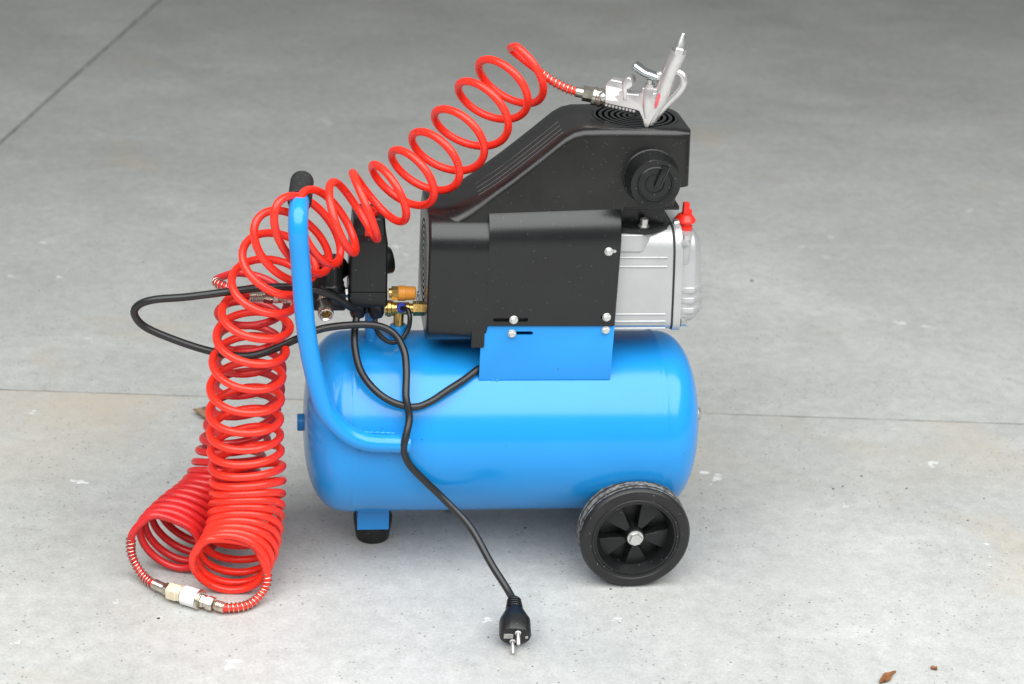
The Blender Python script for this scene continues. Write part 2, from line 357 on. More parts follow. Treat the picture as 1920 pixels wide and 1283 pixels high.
# ---- tank
bm = B(); prof = []
LX, RX, HL, HR = -.205, .203, .060, .056
for i in range(17):
    t = math.pi/2*(1-i/16); prof.append((RT*math.cos(t)**(2/2.5), LX-HL*math.sin(t)**(2/2.5)))
prof[0] = (0, LX-HL)
prof += [(RT+.0003, LX+.001), (RT+.0013, LX+.004), (RT+.0003, LX+.007), (RT, LX+.010)]
for i in range(1, 12): prof.append((RT, LX+.010+(RX-LX-.020)*i/12))
prof += [(RT, RX-.010), (RT+.0003, RX-.007), (RT+.0013, RX-.004), (RT+.0003, RX-.001)]
for i in range(17):
    t = math.pi/2*(i/16); prof.append((RT*math.cos(t)**(2/2.5), RX+HR*math.sin(t)**(2/2.5)))
prof[-1] = (0, RX+HR)
lathe(bm, prof, (0, 0, ZC), (1, 0, 0), 96)
tank = link(bm, 'tank', 'blue', AC, smooth=60)
def weld(p0, p1, r, n=9, mat='blue', parent=None):
    b = B(); p0, p1 = Vector(p0), Vector(p1)
    pts = [p0.lerp(p1, i/n) for i in range(n+1)]
    tube(b, catmull(pts, 3), lambda s, L: r*(.75+.3*math.sin(s*900)+.15*random.random())*max(.25, min(1, s/.003, (L-s)/.003)), 8)
    return link(b, 'weld_bead', mat, parent or tank, smooth=60)
def onT(x, ang, r=RT):  # ang from the top towards the camera
    return (x, -r*math.sin(R(ang)), ZC+r*math.cos(R(ang)))
# end ports
bm = B(); lathe(bm, [(.0115, -.014), (.0115, .0), (.0108, .0012), (.0075, .0012), (.0072, -.004), (0, -.004)], (-.2715, 0, .1773), (-1, 0, 0), 28)
link(bm, 'end_port', 'blue', AC)
bm = B(); lathe(bm, [(.0125, -.012), (.0125, .0)], (.2655, 0, .186), (1, 0, 0), 28); link(bm, 'end_port', 'blue', AC)
hexbolt('port_plug', (.2655, 0, .186), (1, 0, 0), .009, .006, 1.1, 'zinc', AC)
bm = B(); lathe(bm, [(.0085, -.01), (.0085, .008), (.005, .009), (.005, .013), (0, .013)], (-.06, 0, ZC-RT), (0, 0, -1), 6); link(bm, 'drain_valve', 'brass', AC)
# stiffening plate on the left head, a thin decal-like bracket
weld(onT(-.197, 82, RT+.0005), onT(-.150, 84, RT+.0005), .0022)
# ---- foot
bm = B(); lathe(bm, [(.0205, 0), (.0225, .002), (.0262, .026), (.0265, .034), (.0255, .0355), (0, .0355)], (-.170, .004, 0), (0, 0, 1), 40)
foot = link(bm, 'rubber_foot', 'rubber', AC)
prof = [(-.0295, .064), (-.0295, .0235), (-.0275, .0235), (-.0275, .036), (.0355, .036), (.0355, .064), (.0335, .064), (.0335, .038), (-.0265, .038), (-.0265, .064)]
link(prism(B(), [(-.0300, .066), (-.0300, .0300), (-.0275, .0300), (-.0275, .0362), (.034, .0362), (.034, .066), (.0315, .066), (.0315, .0385), (-.0275, .0385), (-.0275, .066)], 'x', -.1925, -.1500), 'foot_bracket', 'blue', AC, bevel=.0004, seg=1)
# ---- wheels
def wheel(yf, sgn, turn):
    """sgn -1: outer face towards the camera"""
    cx, cz, rw, wd = .165, .0731, .0731, .037
    ax = (0, sgn, 0); o = (cx, yf-sgn*wd, cz)
    hub = B()
    lathe(hub, [(.054, .003), (.0548, .003), (.0548, .0355), (.0535, .0362), (.0515, .0355), (.0465, .024), (.0455, .021), (.0455, .003)], o, ax, 72, closed=True)
    lathe(hub, [(0, .006), (.047, .006), (.047, .008), (0, .008)], o, ax, 48)
    lathe(hub, [(.0125, .004), (.0125, .030), (.0115, .032), (0, .032)], o, ax, 36)
    wh = link(hub, 'wheel', 'blacksmooth', AC)
    t = B()
    lathe(t, [(.0545, .001), (.068, .0), (.0712, .0022), (.0731, .0055), (.0731, .0105), (.0716, .0112), (.0716, .0128), (.0731, .0135), (.0731, .0235), (.0716, .0242), (.0716, .0258), (.0731, .0265), (.0731, .0300), (.0722, .0335), (.0698, .0360), (.0655, .0372), (.0605, .0372), (.0590, .0366), (.0580, .0356), (.0570, .0364), (.0545, .0366)], o, ax, 96, closed=True)
    ty = link(t, 'tyre', 'rubber', wh, smooth=30)
    band = B()
    for a, b in ((.0055, .0105), (.0135, .0235), (.0265, .0300)):
        lathe(band, [(.0727, a+.0003), (.0734, a+.0006), (.0734, b-.0006), (.0727, b-.0003)], o, ax, 96, closed=True)
    link(band, 'tread_ribs', 'tread', wh)
    X, U, W = basis(ax); oo = Vector(o)
    def P(r, ang, hh): return oo+X*hh+V(1, 0, 0)*r*math.sin(R(ang))+V(0, 0, 1)*r*math.cos(R(ang))
    for k in range(5):
        a0 = turn+72*k-19; s = B(); ring0, ring1 = [], []
        arc = [(.0135, a0+4, .027), (.0135, a0+34, .0265)]+[(.0462, a0+38-38*i/6, .0215) for i in range(7)]
        bot = [(.0135, a0+4, .008), (.0135, a0+34, .008)]+[(.0462, a0+38-38*i/6, .008) for i in range(7)]
        loft(s, [[P(*q) for q in bot], [P(*q) for q in arc]])
        link(s, 'spoke', 'blacksmooth', wh, bevel=.0004, seg=1)
    nb = B(); lathe(nb, [(.0062, .030), (.0105, .030), (.0105, .0335), (0, .0335)], o, ax, 30)
    lathe(nb, [(.0088, .033), (.0088, .0372), (.0080, .0392), (.0, .0396)], o, ax, 6, turn=.25)
    link(nb, 'wheel_bolt', 'bolt', wh, smooth=30)
    return wh
wheel(-.141, -1, 28); wheel(.141, 1, 10)
link(rod(B(), (.165, -.118, .0731), (.165, .118, .0731), .0055), 'axle', 'zinc', AC)
for s in (-1, 1):
    bm = B(); prism(bm, [(.145, .060), (.185, .060), (.187, .150), (.143, .150)], 'y', s*.0985-.0015, s*.0985+.0015)
    link(bm, 'wheel_bracket', 'blue', AC, bevel=.0004, seg=1)
weld((.148, -.0965, .152), (.183, -.0965, .152), .0025)
# ---- handle
hp = [(-.1331, -.1275, .2085), (-.150, -.1275, .2096), (-.1830, -.1275, .2115), (-.2060, -.1275, .2200), (-.2260, -.1275, .2380), (-.2415, -.1275, .2640), (-.2560, -.1275, .3212), (-.2642, -.1275, .3778), (-.2695, -.1275, .4468), (-.2724, -.1275, .4860), (-.2728, -.1235, .5020), (-.2722, -.1130, .5125), (-.2712, -.0960, .5150), (-.2690, -.0500, .5148), (-.2675, -.0140, .5145)]
bm = B(); tube(bm, resample(catmull(hp, 10), .004), .0118, 28)
handle = link(bm, 'handle', 'blue', AC, smooth=50)
gp = [Vector((-.2708, -.088, .515)).lerp(Vector((-.2670, -.004, .5143)), i/96) for i in range(97)]
def gr(s, L):
    q = .0146 if (s % .0072) > .0009 else .0139
    return q*math.sqrt(max(.02, 1-max(0, (s-(L-.008))/.008)**2))
bm = B(); tube(bm, gp, gr, 32); link(bm, 'grip', 'rubber', handle, smooth=25)
weld((-.196, -.1245, .2245), (-.150, -.1230, .2215), .0022, 14)
# ---- motor bracket
pr = [(-.0768, .2735), (-.0735, .2715), (-.0735, .3445), (.0735, .3445), (.0735, .2715), (.0768, .2715), (.0768, .3488), (-.0768, .3488)]
mb = link(prism(B(), pr, 'x', -.0432, .1272), 'motor_bracket', 'blue', AC, bevel=.0008, seg=2)
def stadium(x0, x1, z, r, n=8):
    return [(x1+r*math.sin(math.pi*i/n), z+r*math.cos(math.pi*i/n)) for i in range(n+1)]+[(x0-r*math.sin(math.pi*i/n), z-r*math.cos(math.pi*i/n)) for i in range(n+1)]
cut(mb, [prism(B(), stadium(-.004, .0205, .3385, .0026), 'y', -.085, -.070)])
weld((-.028, -.0755, .2725), (-.012, -.0752, .2732), .0022); weld((.062, -.0745, .2738), (.082, -.0743, .2742), .0022)
# ---- motor cover
def arc(cy, cz, ry, rz, a0, a1, n=8): return [(cy+ry*math.cos(R(a0+(a1-a0)*i/n)), cz+rz*math.sin(R(a0+(a1-a0)*i/n))) for i in range(n+1)]
front = [(-.0795, .3500)]+arc(-.0435, .4530, .036, .0440, 180, 90)
cov = front+[(-y, z) for y, z in front[::-1]]
bm = B(); rings = []
for x, d in ((-.0385, .0), (-.0372, .0), (-.0355, 0), (.1240, 0), (.1262, .0006), (.1270, .0022)):
    lift = .002+.0085*(x+.0385)/.1655      # the shell rises a little towards the pump
    rings.append([V(x, y*(1-d/.0795), z if i in (0, len(cov)-1) else z-d+lift*min(1, max(0, (z-.44)/.057))) for i, (y, z) in enumerate(cov)])
loft(bm, rings)
cover = link(bm, 'motor_cover', 'black', AC, smooth=40)
cut(cover, [prism(B(), stadium(-.0265, .0125, .3582, .0027), 'y', -.09, -.074), prism(B(), stadium(.1115, .1195, .4506, .0026), 'y', -.09, -.0745), prism(B(), stadium(.1105, .1195, .3620, .0026), 'y', -.09, -.0745)])
# light metal showing through the two end slots
link(prism(B(), stadium(.1120, .1192, .4506, .0022), 'y', -.0788, -.0760), 'slot_tab', 'alu', cover)
link(prism(B(), stadium(.1150, .1192, .3620, .0022), 'y', -.0788, -.0760), 'slot_tab', 'alu', cover)
# fan end
fr = arc(-.0492, .350, .030, .030, 270, 180)+arc(-.0442, .4440, .0350, .0425, 180, 90)
fan = fr+[(-y, z) for y, z in fr[::-1]]
bm = B(); rings = []
for x, d in ((-.1125, .0045), (-.1120, .0022), (-.1105, .0006), (-.1085, 0), (-.0370, 0), (-.034, .004)):
    rings.append([V(x, y*(1-d/.0792), .41+(z-.41)*(1-d/.08)) for y, z in fan])
loft(bm, rings)
fanh = link(bm, 'fan_housing', 'black', AC, smooth=40)
cut(fanh, [lathe(B(), [(.0575, 0), (.0575, .02)], (-.12, 0, .408), (1, 0, 0), 64)])
def grille(parent, o, ax, radii, wd, th, spokes, turn=0):
    gobj = None
    for r in radii:
        b = B(); lathe(b, [(r-wd, -th), (r+wd, -th), (r+wd, 0), (r-wd, 0)], o, ax, 64, closed=True)
        link(b, 'grille_ring', 'black', parent)
    X, U, W = basis(ax); o = Vector(o)
    for k in range(spokes):
        t = math.pi*k/spokes+turn; d = U*math.cos(t)+W*math.sin(t); e = X.cross(d); R0 = radii[-1]+.006
        b = B(); c8 = [o+d*s*R0+e*q*wd*1.1+X*hh for hh in (-th*1.2, -th*.15) for s, q in ((-1, -1), (1, -1), (1, 1), (-1, 1))]
        vv = [b.verts.new(p) for p in c8]
        for f in ((0, 1, 2, 3), (4, 5, 6, 7), (0, 1, 5, 4), (1, 2, 6, 5), (2, 3, 7, 6), (3, 0, 4, 7)): b.faces.new([vv[i] for i in f])
        link(b, 'grille_bar', 'black', parent)
grille(fanh, (-.1124, 0, .408), (-1, 0, 0), [.008, .016, .024, .032, .040, .048, .0555], .0019, .003, 3)
link(box(B(), -.0555, -.0388, -.0787, -.066, .3190, .3505), 'cover_tab', 'black', AC, bevel=.0012)
# air duct on top
top = [(-.1115, .4868), (-.095, .4888), (-.078, .4940), (-.064, .5010), (-.050, .5090), (-.031, .5225), (-.012, .5375), (.008, .5545), (.026, .5700), (.040, .5825), (.051, .5920), (.062, .5985), (.074, .6015), (.10, .6025), (.147, .603), (.190, .603), (.2075, .603)]
botm = [(.2110, .5300), (.1985, .5275), (.1950, .5040), (.1300, .5030), (.1200, .4720), (-.1115, .4720)]
YF, YB = -.0615, .0615
bm = B(); rings = []
def inset(d, r): return r-math.sqrt(max(0, r*r-(r-min(d, r))**2))
for d, side in ((0, -1), (.0006, -1), (.002, -1), (.004, -1), (.007, -1), (.011, -1), (.018, -1), (.027, -1), (.040, -1), (.0615, 0), (.05, 1), (.036, 1), (.026, 1), (.018, 1), (.011, 1), (.006, 1), (.003, 1), (.001, 1), (0, 1)):
    y = YF+d if side < 0 else (0 if side == 0 else YB-d)
    dz = inset(d, .0105); dx = inset(d, .010 if side < 0 else .042)
    ring = []
    for (x, z) in top:
        k = max(0, min(1, (x-.13)/.06)); kl = 1-max(0, min(1, (x+.1115)/.03))*.0
        edge = max(0, x-.1985)*.25
        soft = max(0, min(1, (-.040-x)/.055)); dzz = inset(d, .0105+.030*soft)*(1-.62*soft)
        ring.append(V(x-dx*k, y, max(z-dzz-edge, .4735)))
    for (x, z) in botm:
        k = max(0, min(1, (x-.13)/.06)); ring.append(V(x-dx*k, y, z))
    rings.append(ring)
loft(bm, rings)
duct = link(bm, 'air_duct', 'blackdusty', AC, smooth=42)
cut(duct, [lathe(B(), [(.0545, 0), (.0545, .03)], (.1475, .0, .585), (0, 0, 1), 64)])
grille(duct, (.1475, 0, .6028), (0, 0, 1), [.007, .0145, .022, .0295, .037, .0445, .0520], .0019, .0035, 2, .6)
for yy in (-.040, -.027, -.012, .004):
    pts = [(x, yy, z+.0002) for x, z in top[4:11]]
    x0 = random.uniform(0, .01); bm = B(); tube(bm, catmull(pts, 4), .00045, 6); link(bm, 'rib', 'ribline', duct)
# cover bolts
for p in ((-.0031, -.0795, .3582), (.1153, -.0795, .3620), (.1114, -.0795, .4506), (-.0041, -.0768, .3384), (.1159, -.0768, .3436)):
    hexbolt('cover_bolt', p, (0, -1, 0), .0046, .0048, 1.22, 'bolt', AC, random.random())
# ---- air filter
o = (.1600, -.0600, .5434); bm = B()
lathe(bm, [(.0352, -.004), (.0352, .002), (.0340, .0035), (.0335, .0036), (.0332, .008), (.0312, .0300), (.0312, .0335), (.0306, .0345), (.0300, .0345), (.0225, .0325), (.0212, .0340), (.0204, .0340), (.0196, .0315), (.0125, .0312), (.0120, .0325), (.0112, .0325), (.0106, .0310), (0, .0310)], o, (0, -1, 0), 64)
filt = link(bm, 'air_filter', 'blacksmooth', AC, smooth=32)
bm = B(); prism(bm, [(.1583, .5405), (.1640, .5385), (.1742, .5660), (.1668, .5675)], 'y', -.0960, -.0905); link(bm, 'pointer', 'blacksmooth', filt, bevel=.0012)
bm = B(); prism(bm, [(.1645, .5383), (.1660, .5380), (.1765, .5650), (.1745, .5655)], 'y', -.0951, -.0905); link(bm, 'groove', 'gasket', filt)
# ---- pump
blk = B(); box(blk, .118, .186, -.046, .046, .468, .53); link(blk, 'cylinder_block', 'blacksmooth', AC, bevel=.002)
bm = B(); prism(bm, [(.112, -.0575), (.140, -.0640), (.1640, -.0660), (.1900, -.0480), (.1965, -.036), (.1965, .045), (.112, .045)], 'z', .4680, .4755); link(bm, 'cylinder_flange', 'blacksmooth', AC, bevel=.0012)
link(box(B(), .128, .2030, -.050, .048, .4955, .5010), 'valve_plate', 'blacksmooth', AC, bevel=.001)
for yy in (-.0555, .035):
    bm = B(); lathe(bm, [(.0072, 0), (.0072, .0016), (.0052, .0018), (.0052, .0100), (.0046, .0106), (.0030, .0106), (.0030, .0065), (0, .0065)], (.1583, yy, .4755), (0, 0, 1), 24); link(bm, 'socket_bolt', 'zinc', AC)
half = arc(-.0490, .3490, .0140, .0140, 270, 180, 5)+[(-.0640, .380), (-.0642, .415)]+arc(-.0400, .4350, .0235, .0365, 180, 90, 8)
sec = half+[(-y, z) for y, z in half[::-1]]
def lean(x, z): return x-(z-.40)*.055
def section(bm, xs):
    loft(bm, [[V(lean(x, z), y*s, .402+(z-.402)*s) for y, z in sec] for x, s in xs]); return bm
crank = link(section(B(), [(.10, 1), (.2005, 1)]), 'crankcase', 'alu', AC, bevel=.0006, seg=1, bang=50, smooth=35)
bm = B(); prism(bm, [(.10, -.0655), (.155, -.0655), (.1655, -.0590), (.176, -.045), (.10, -.04)], 'z', .4440, .4682); link(bm, 'flange_pad', 'alu', crank, bevel=.0025, seg=3)
for z in (.4365, .4245, .3590, .3490, .3395):
    yy = -.0640 if z > .36 else -.0632; 
    if z > .43: yy = -.0636
    bm = B(); tube(bm, [V(lean(.11, z), yy, z), V(lean(.150, z), yy, z+.0002), V(lean(.1925, z), yy, z+.0004)], .0013, 10); link(bm, 'casting_rib', 'alu', crank)
link(section(B(), [(.2005, 1.012), (.2025, 1.012)]), 'gasket', 'gasket', AC)
flg = link(section(B(), [(.2025, 1.03), (.2125, 1.03)]), 'end_flange', 'alu', AC, bevel=.0008, seg=2, bang=50, smooth=35)
ec = link(section(B(), [(.2125, .92), (.2190, .905), (.2310, .86), (.2405, .74), (.2420, .55)]), 'end_cover', 'alu', AC, smooth=25, bevel=.0006, seg=1)
for k, z in enumerate((.3900, .3760, .3620)):
    bm = B(); prism(bm, [(lean(.212, z), -.0592), (lean(.2295, z), -.0595), (lean(.2455, z), -.042), (lean(.2455, z), .03), (lean(.212, z), .03)], 'z', z-.0042, z+.0042); link(bm, 'cooling_fin', 'alu', ec, bevel=.0014, seg=2)
bm = B(); prism(bm, [(.2105, -.060), (.2200, -.058), (.2240, -.045), (.2240, .02), (.2105, .02)], 'z', .425, .4640); link(bm, 'cover_lug', 'alu', ec, bevel=.002, seg=2)
for p in ((.2090, -.0605, .4560), (.2160, -.0600, .3470), (.2090, .0605, .4560), (.2160, .0600, .3470)):
    bm = B(); lathe(bm, [(.0062, 0), (.0062, .0012), (.0048, .0014), (.0048, .0075), (.004, .0082), (0, .0082)], p, (1, 0, -.05), 6, turn=.2); link(bm, 'end_bolt', 'zinc', AC, smooth=25)
bm = B(); lathe(bm, [(.0062, 0), (.0062, .006), (.0052, .0066), (0, .0066)], (.2015, -.036, .4720), (1, 0, .2), 20); link(bm, 'end_bolt', 'zinc', AC)
bm = B(); lathe(bm, [(.0165, 0), (.0140, .012), (.0125, .0155), (0, .0155)], (.2170, -.030, .4470), (0, 0, 1), 32); link(bm, 'filler_boss', 'alu', AC)
bm = B(); lathe(bm, [(.0095, 0), (.0105, .002), (.0105, .006), (.0085, .0075), (.0088, .0095), (.0138, .0120), (.0138, .0145), (.0100, .0195), (.0074, .0215), (0, .0215)], (.2165, -.030, .4625), (0, 0, 1), 36)
plug = link(bm, 'oil_plug', 'redplastic', AC, smooth=32)
link(box(B(), .2125, .2205, -.0345, -.0255, .478, .4990), 'plug_wing', 'redplastic', plug, bevel=.0012)
link(box(B(), .2190, .2245, -.0330, -.0270, .478, .4900), 'plug_wing', 'redplastic', plug, bevel=.001)
# ---- pressure switch
bm = B(); rings = []
def rrect(x0, x1, y0, y1, z, r=.004, n=4):
    out = []
    for cx, cy, a in ((x1-r, y1-r, 0), (x0+r, y1-r, 90), (x0+r, y0+r, 180), (x1-r, y0+r, 270)):
        for i in range(n+1): out.append(V(cx+r*math.cos(R(a+90*i/n)), cy+r*math.sin(R(a+90*i/n)), z))
    return out
loft(bm, [rrect(-.2085, -.1598, -.035, .035, .3775), rrect(-.2075, -.1605, -.035, .035, .4420), rrect(-.2070, -.1610, -.0342, .0345, .4455), rrect(-.2050, -.1625, -.0270, .033, .4500), rrect(-.2038, -.1640, -.0255, .033, .4700), rrect(-.2025, -.1650, -.0240, .032, .4715)])
sw = link(bm, 'pressure_switch', 'blacksmooth', AC, bevel=0, smooth=30)
bm = B(); loft(bm, [rrect(-.2080, -.1603, -.034, .034, .3560), rrect(-.2090, -.1595, -.0355, .0355, .3600), rrect(-.2090, -.1595, -.0355, .0355, .3765)]); link(bm, 'switch_base', 'blacksmooth', sw, smooth=30)
for x in (-.1965, -.1730):
    bm = B(); lathe(bm, [(.0105, 0), (.0105, -.013), (.0085, -.018), (.006, -.0185), (0, -.0185)], (x, -.024, .3575), (0, 0, 1), 24); link(bm, 'cable_gland', 'blacksmooth', sw)
link(box(B(), -.2060, -.1625, -.024, .028, .343, .357), 'switch_flange', 'blacksmooth', sw, bevel=.002)
bm = B(); lathe(bm, [(.0118, -.012), (.0118, .004), (.0108, .0055), (.0070, .0055), (.0066, .001), (0, .001)], (-.1835, -.006, .4710), (0, -.15, 1), 30); link(bm, 'switch_knob', 'redplastic', sw)
link(box(B(), -.1895, -.1770, -.0292, -.0250, .4495, .4660), 'knob_window', 'redplastic', sw, bevel=.001)
# gauges
bm = B(); lathe(bm, [(.0170, 0), (.0175, .002), (.0175, .016), (.016, .018), (.0150, .0165), (0, .0165)], (-.1700, .012, .4000), (1, .25, .1), 36); link(bm, 'pressure_gauge', 'blacksmooth', AC)
bm = B(); lathe(bm, [(.0170, 0), (.0175, .002), (.0175, .014), (.016, .016), (.0150, .0145), (0, .0145)], (-.2290, .008, .3890), (.6, .8, .2), 36); link(bm, 'pressure_gauge', 'blacksmooth', AC)
# stem to the tank
bm = B(); lathe(bm, [(.0150, -.006), (.0135, .001), (.0095, .004), (.0077, .008), (.0077, .056)], (-.1785, -.002, .2940), (0, 0, 1), 28); link(bm, 'tank_riser', 'blue', AC)
# regulator
bm = B(); lathe(bm, [(.0200, 0), (.0206, .002), (.0206, .010), (.0194, .012), (.0190, .036), (.0178, .0405), (.0150, .0420), (0, .0420)], (-.2345, -.018, .3735), (0, 0, 1), 64, rad=lambda i, hh: 1-.03*((i % 4) < 1)*(hh > .011)*(hh < .04))
reg = link(bm, 'regulator_knob', 'blacksmooth', AC, smooth=30)
bm = B(); lathe(bm, [(.0182, .0345), (.0187, .0345), (.0185, .0395), (.0180, .0395)], (-.2345, -.018, .3735), (0, 0, 1), 48, closed=True); link(bm, 'scale_ring', 'redplastic', reg)
bm = B(); box(bm, -.2600, -.2120, -.034, .0, .3500, .3740); link(bm, 'regulator_body', 'blacksmooth', AC, bevel=.003)
bm = B(); lathe(bm, [(.0068, 0), (.0068, .010)], (-.2145, -.004, .3640), (1, 0, 0), 6); link(bm, 'hex_nipple', 'zinc', AC, smooth=25)
d0 = Vector((.0034, -.0400, -.0125))
bm = B(); lathe(bm, [(.0080, -.004), (.0080, .008), (.0088, .009), (.0088, .012), (.0084, .013), (.0092, .0145), (.0092, .028), (.0100, .0295), (.0100, .0375), (.0094, .0390), (.0080, .0390), (.0072, .0375), (.0060, .0365), (.0058, .026), (0, .026)], (-.2405, -.0280, .3690), d0, 36)
oc = link(bm, 'outlet_coupler', 'nickel', AC, smooth=28)
ax, u, w = basis(d0); p = Vector((-.2405, -.0280, .3690))+ax*.0255
bm = B(); lathe(bm, [(0, 0), (.0056, 0), (.0056, .002), (0, .0021)], p, d0, 24); link(bm, 'coupler_bore', 'brass', oc)
bm = B(); lathe(bm, [(.0105, -.006), (.0105, .010), (.008, .012), (.007, .0125), (.0, .0125)], (-.2575, -.019, .3600), (-1, 0, 0), 24); link(bm, 'outlet_coupler', 'nickel', AC)
# ---- safety valve
bm = B(); lathe(bm, [(.0066, 0), (.0066, .0035)], (-.1560, 0, .3616), (1, 0, 0), 24); lathe(bm, [(.0092, .0035), (.0092, .0120)], (-.1560, 0, .3616), (1, 0, 0), 6, turn=.2)
sv = link(bm, 'safety_valve', 'brass', AC, smooth=25)
bm = B(); lathe(bm, [(.0080, .0115), (.0100, .0120), (.0100, .0210), (.0092, .0215), (.0088, .0335), (.0078, .0345), (0, .0345)], (-.1560, 0, .3616), (1, 0, 0), 32); link(bm, 'valve_cap', 'orange', sv)
bm = B(); rod(bm, (-.1220, 0, .3616), (-.1165, 0, .3616), .0014, n=10); rod(bm, (-.1185, -.003, .3620), (-.1185, .003, .3620), .0016, n=10)
tube(bm, [V(-.1187+.0012*math.cos(t*.5236), -.0035-.001*math.cos(t*.5236), .3520+.0095*math.sin(t*.5236)) for t in range(13)], .0007, 8)
link(bm, 'pull_ring', 'zinc', sv)
# ---- check valve
bm = B(); lathe(bm, [(.0095, 0), (.0095, .002), (.0110, .003), (.0110, .0075), (.0098, .0085), (.0098, .011)], (-.1605, 0, .3405), (1, 0, 0), 32)
lathe(bm, [(.0082, .010), (.0082, .031), (.0066, .032), (.0066, .036)], (-.1605, 0, .3405), (1, 0, 0), 28)
lathe(bm, [(.0070, 0), (.0070, .028)], (-.1425, 0, .3130), (0, 0, 1), 28)
cv = link(bm, 'check_valve', 'brass', AC, smooth=28)
bm = B(); lathe(bm, [(.0098, .036), (.0098, .0480), (.0088, .0490), (.0040, .0490)], (-.1605, 0, .3405), (1, 0, 0), 6, turn=.1); link(bm, 'compression_nut', 'brass', cv, smooth=25)
bm = B(); lathe(bm, [(.0125, -.008), (.0112, .002), (.0112, .0190), (.0100, .0200), (0, .0200)], (-.1425, 0, .2975), (0, 0, 1), 28); link(bm, 'tank_boss', 'blue', AC)
link(rod(B(), (-.113, 0, .3405), (-.095, 0, .3405), .0040, n=16), 'delivery_tube', 'zinc', AC)
bm = B(); lathe(bm, [(.0062, 0), (.0062, .006), (.0050, .0075), (0, .0075)], (-.1395, -.006, .3450), (0, -1, .15), 24); link(bm, 'valve_cap', 'bluecap', cv)
# ---- cables
def cable(name, pts, r, parent=AC, n=14, mat='cable'):
    bm = B(); tube(bm, resample(catmull(pts, 10), .0035), r, n); return link(bm, name, mat, parent, smooth=60)
cable('motor_cable', [(-.1965, -.024, .350), (-.1985, -.030, .338), (-.2012, -.050, .3150), (-.1950, -.076, .2900), (-.1790, -.0985, .2730), (-.1560, -.1110, .2600), (-.1284, -.1145, .2540), (-.1080, -.1105, .2590), (-.0850, -.0960, .2680), (-.0620, -.0810, .2765), (-.0440, -.0685, .2850), (-.0300, -.0620, .2890), (-.0150, -.0560, .2930)], .0047)
cable('sensor_cable', [(-.1730, -.024, .352), (-.1742, -.028, .338), (-.1712, -.035, .3220), (-.1576, -.040, .3109), (-.1430, -.039, .3120), (-.1325, -.034, .3250), (-.1300, -.029, .3400), (-.1330, -.022, .3480), (-.1395, -.013, .3460)], .0032)
cord = cable('power_cord', [(-.1965, -.026, .352), (-.2060, -.034, .3560), (-.2200, -.043, .3700), (-.2450, -.055, .3860), (-.2780, -.065, .3955), (-.3171, -.070, .3964), (-.3559, -.075, .3933), (-.4075, -.075, .3861), (-.4460, -.075, .3825), (-.4659, -.070, .3733), (-.4719, -.065, .3585), (-.4582, -.060, .3385), (-.4164, -.060, .3190), (-.3771, -.065, .3081), (-.3408, -.070, .3044), (-.3111, -.070, .3102), (-.2714, -.072, .3297), (-.2382, -.062, .3394), (-.1843, -.053, .3400), (-.1550, -.056, .3320), (-.1400, -.068, .3130), (-.1370, -.088, .2930), (-.1382, -.1110, .2670), (-.1340, -.1215, .2440), (-.1375, -.1320, .2270), (-.1410, -.1370, .2110), (-.1382, -.1330, .1940), (-.1294, -.1285, .1760), (-.1095, -.1260, .1526), (-.0874, -.1260, .1290), (-.0534, -.1460, .0980), (-.0290, -.1840, .0660), (-.0115, -.2100, .0462), (-.0045, -.2285, .0392)], .0048)
# plug: rests on the concrete, pins towards the camera
pd = Vector((-.004, -.0579, -.0234)).normalized(); pa = Vector((-.0075, -.2790, .0192))-pd*.0544
bm = B(); pf = [(.0062, -.004)]
for k in range(4): pf += [(.0092+.0006*k, .0025+.0042*k-.0025), (.0092+.0006*k, .0025+.0042*k), (.0070, .0028+.0042*k), (.0070, .0040+.0042*k)]
pf += [(.0112, .0165), (.0125, .0200), (.0190, .0345), (.0197, .0370), (.0199, .0600), (.0190, .0625), (0, .0625)]
pf = [(a_, b_*.87) for a_, b_ in pf]
lathe(bm, pf, pa, pd, 16, rad=lambda i, hh: 1-.13*(abs(math.sin(2*math.pi*(i+.5)/16))**5)*(hh > .02))
plg = link(bm, 'plug', 'blacksmooth', AC, bevel=.0008, seg=2, bang=24, smooth=28)
side = pd.cross(V(0, 0, 1)).normalized(); upv = side.cross(pd)
tilt = (-side*.29+upv*.96).normalized()
for s in (-1, 1):
    p = pa+pd*.0535+tilt*.0095*s; bm = B(); lathe(bm, [(.0025, 0), (.0025, .0175), (.0018, .0190), (0, .0190)], p, pd, 16); pin = link(bm, 'pin', 'zinc', plg)
    bm = B(); lathe(bm, [(.0027, 0), (.0036, 0), (.0036, .0016), (.0027, .0016)], p+pd*.0010, pd, 18, closed=True); link(bm, 'pin_collar', 'white', plg)
def quad_plate(name, c, u, w, t, mat, parent):
    b = B(); nrm = u.cross(w).normalized()*t
    loft(b, [[c-u-w-nrm, c+u-w-nrm, c+u+w-nrm, c-u+w-nrm], [c-u-w+nrm, c+u-w+nrm, c+u+w+nrm, c-u+w+nrm]]); return link(b, name, mat, parent, bevel=.0004, seg=1)
quad_plate('earth_clip', pa+pd*.0545+side*.0085+upv*.0010, side*.0058, upv*.0046, .0006, 'zinc', plg)
quad_plate('earth_clip', pa+pd*.0545-side*.0140-upv*.001, side*.0018, upv*.0024, .0006, 'zinc', plg)

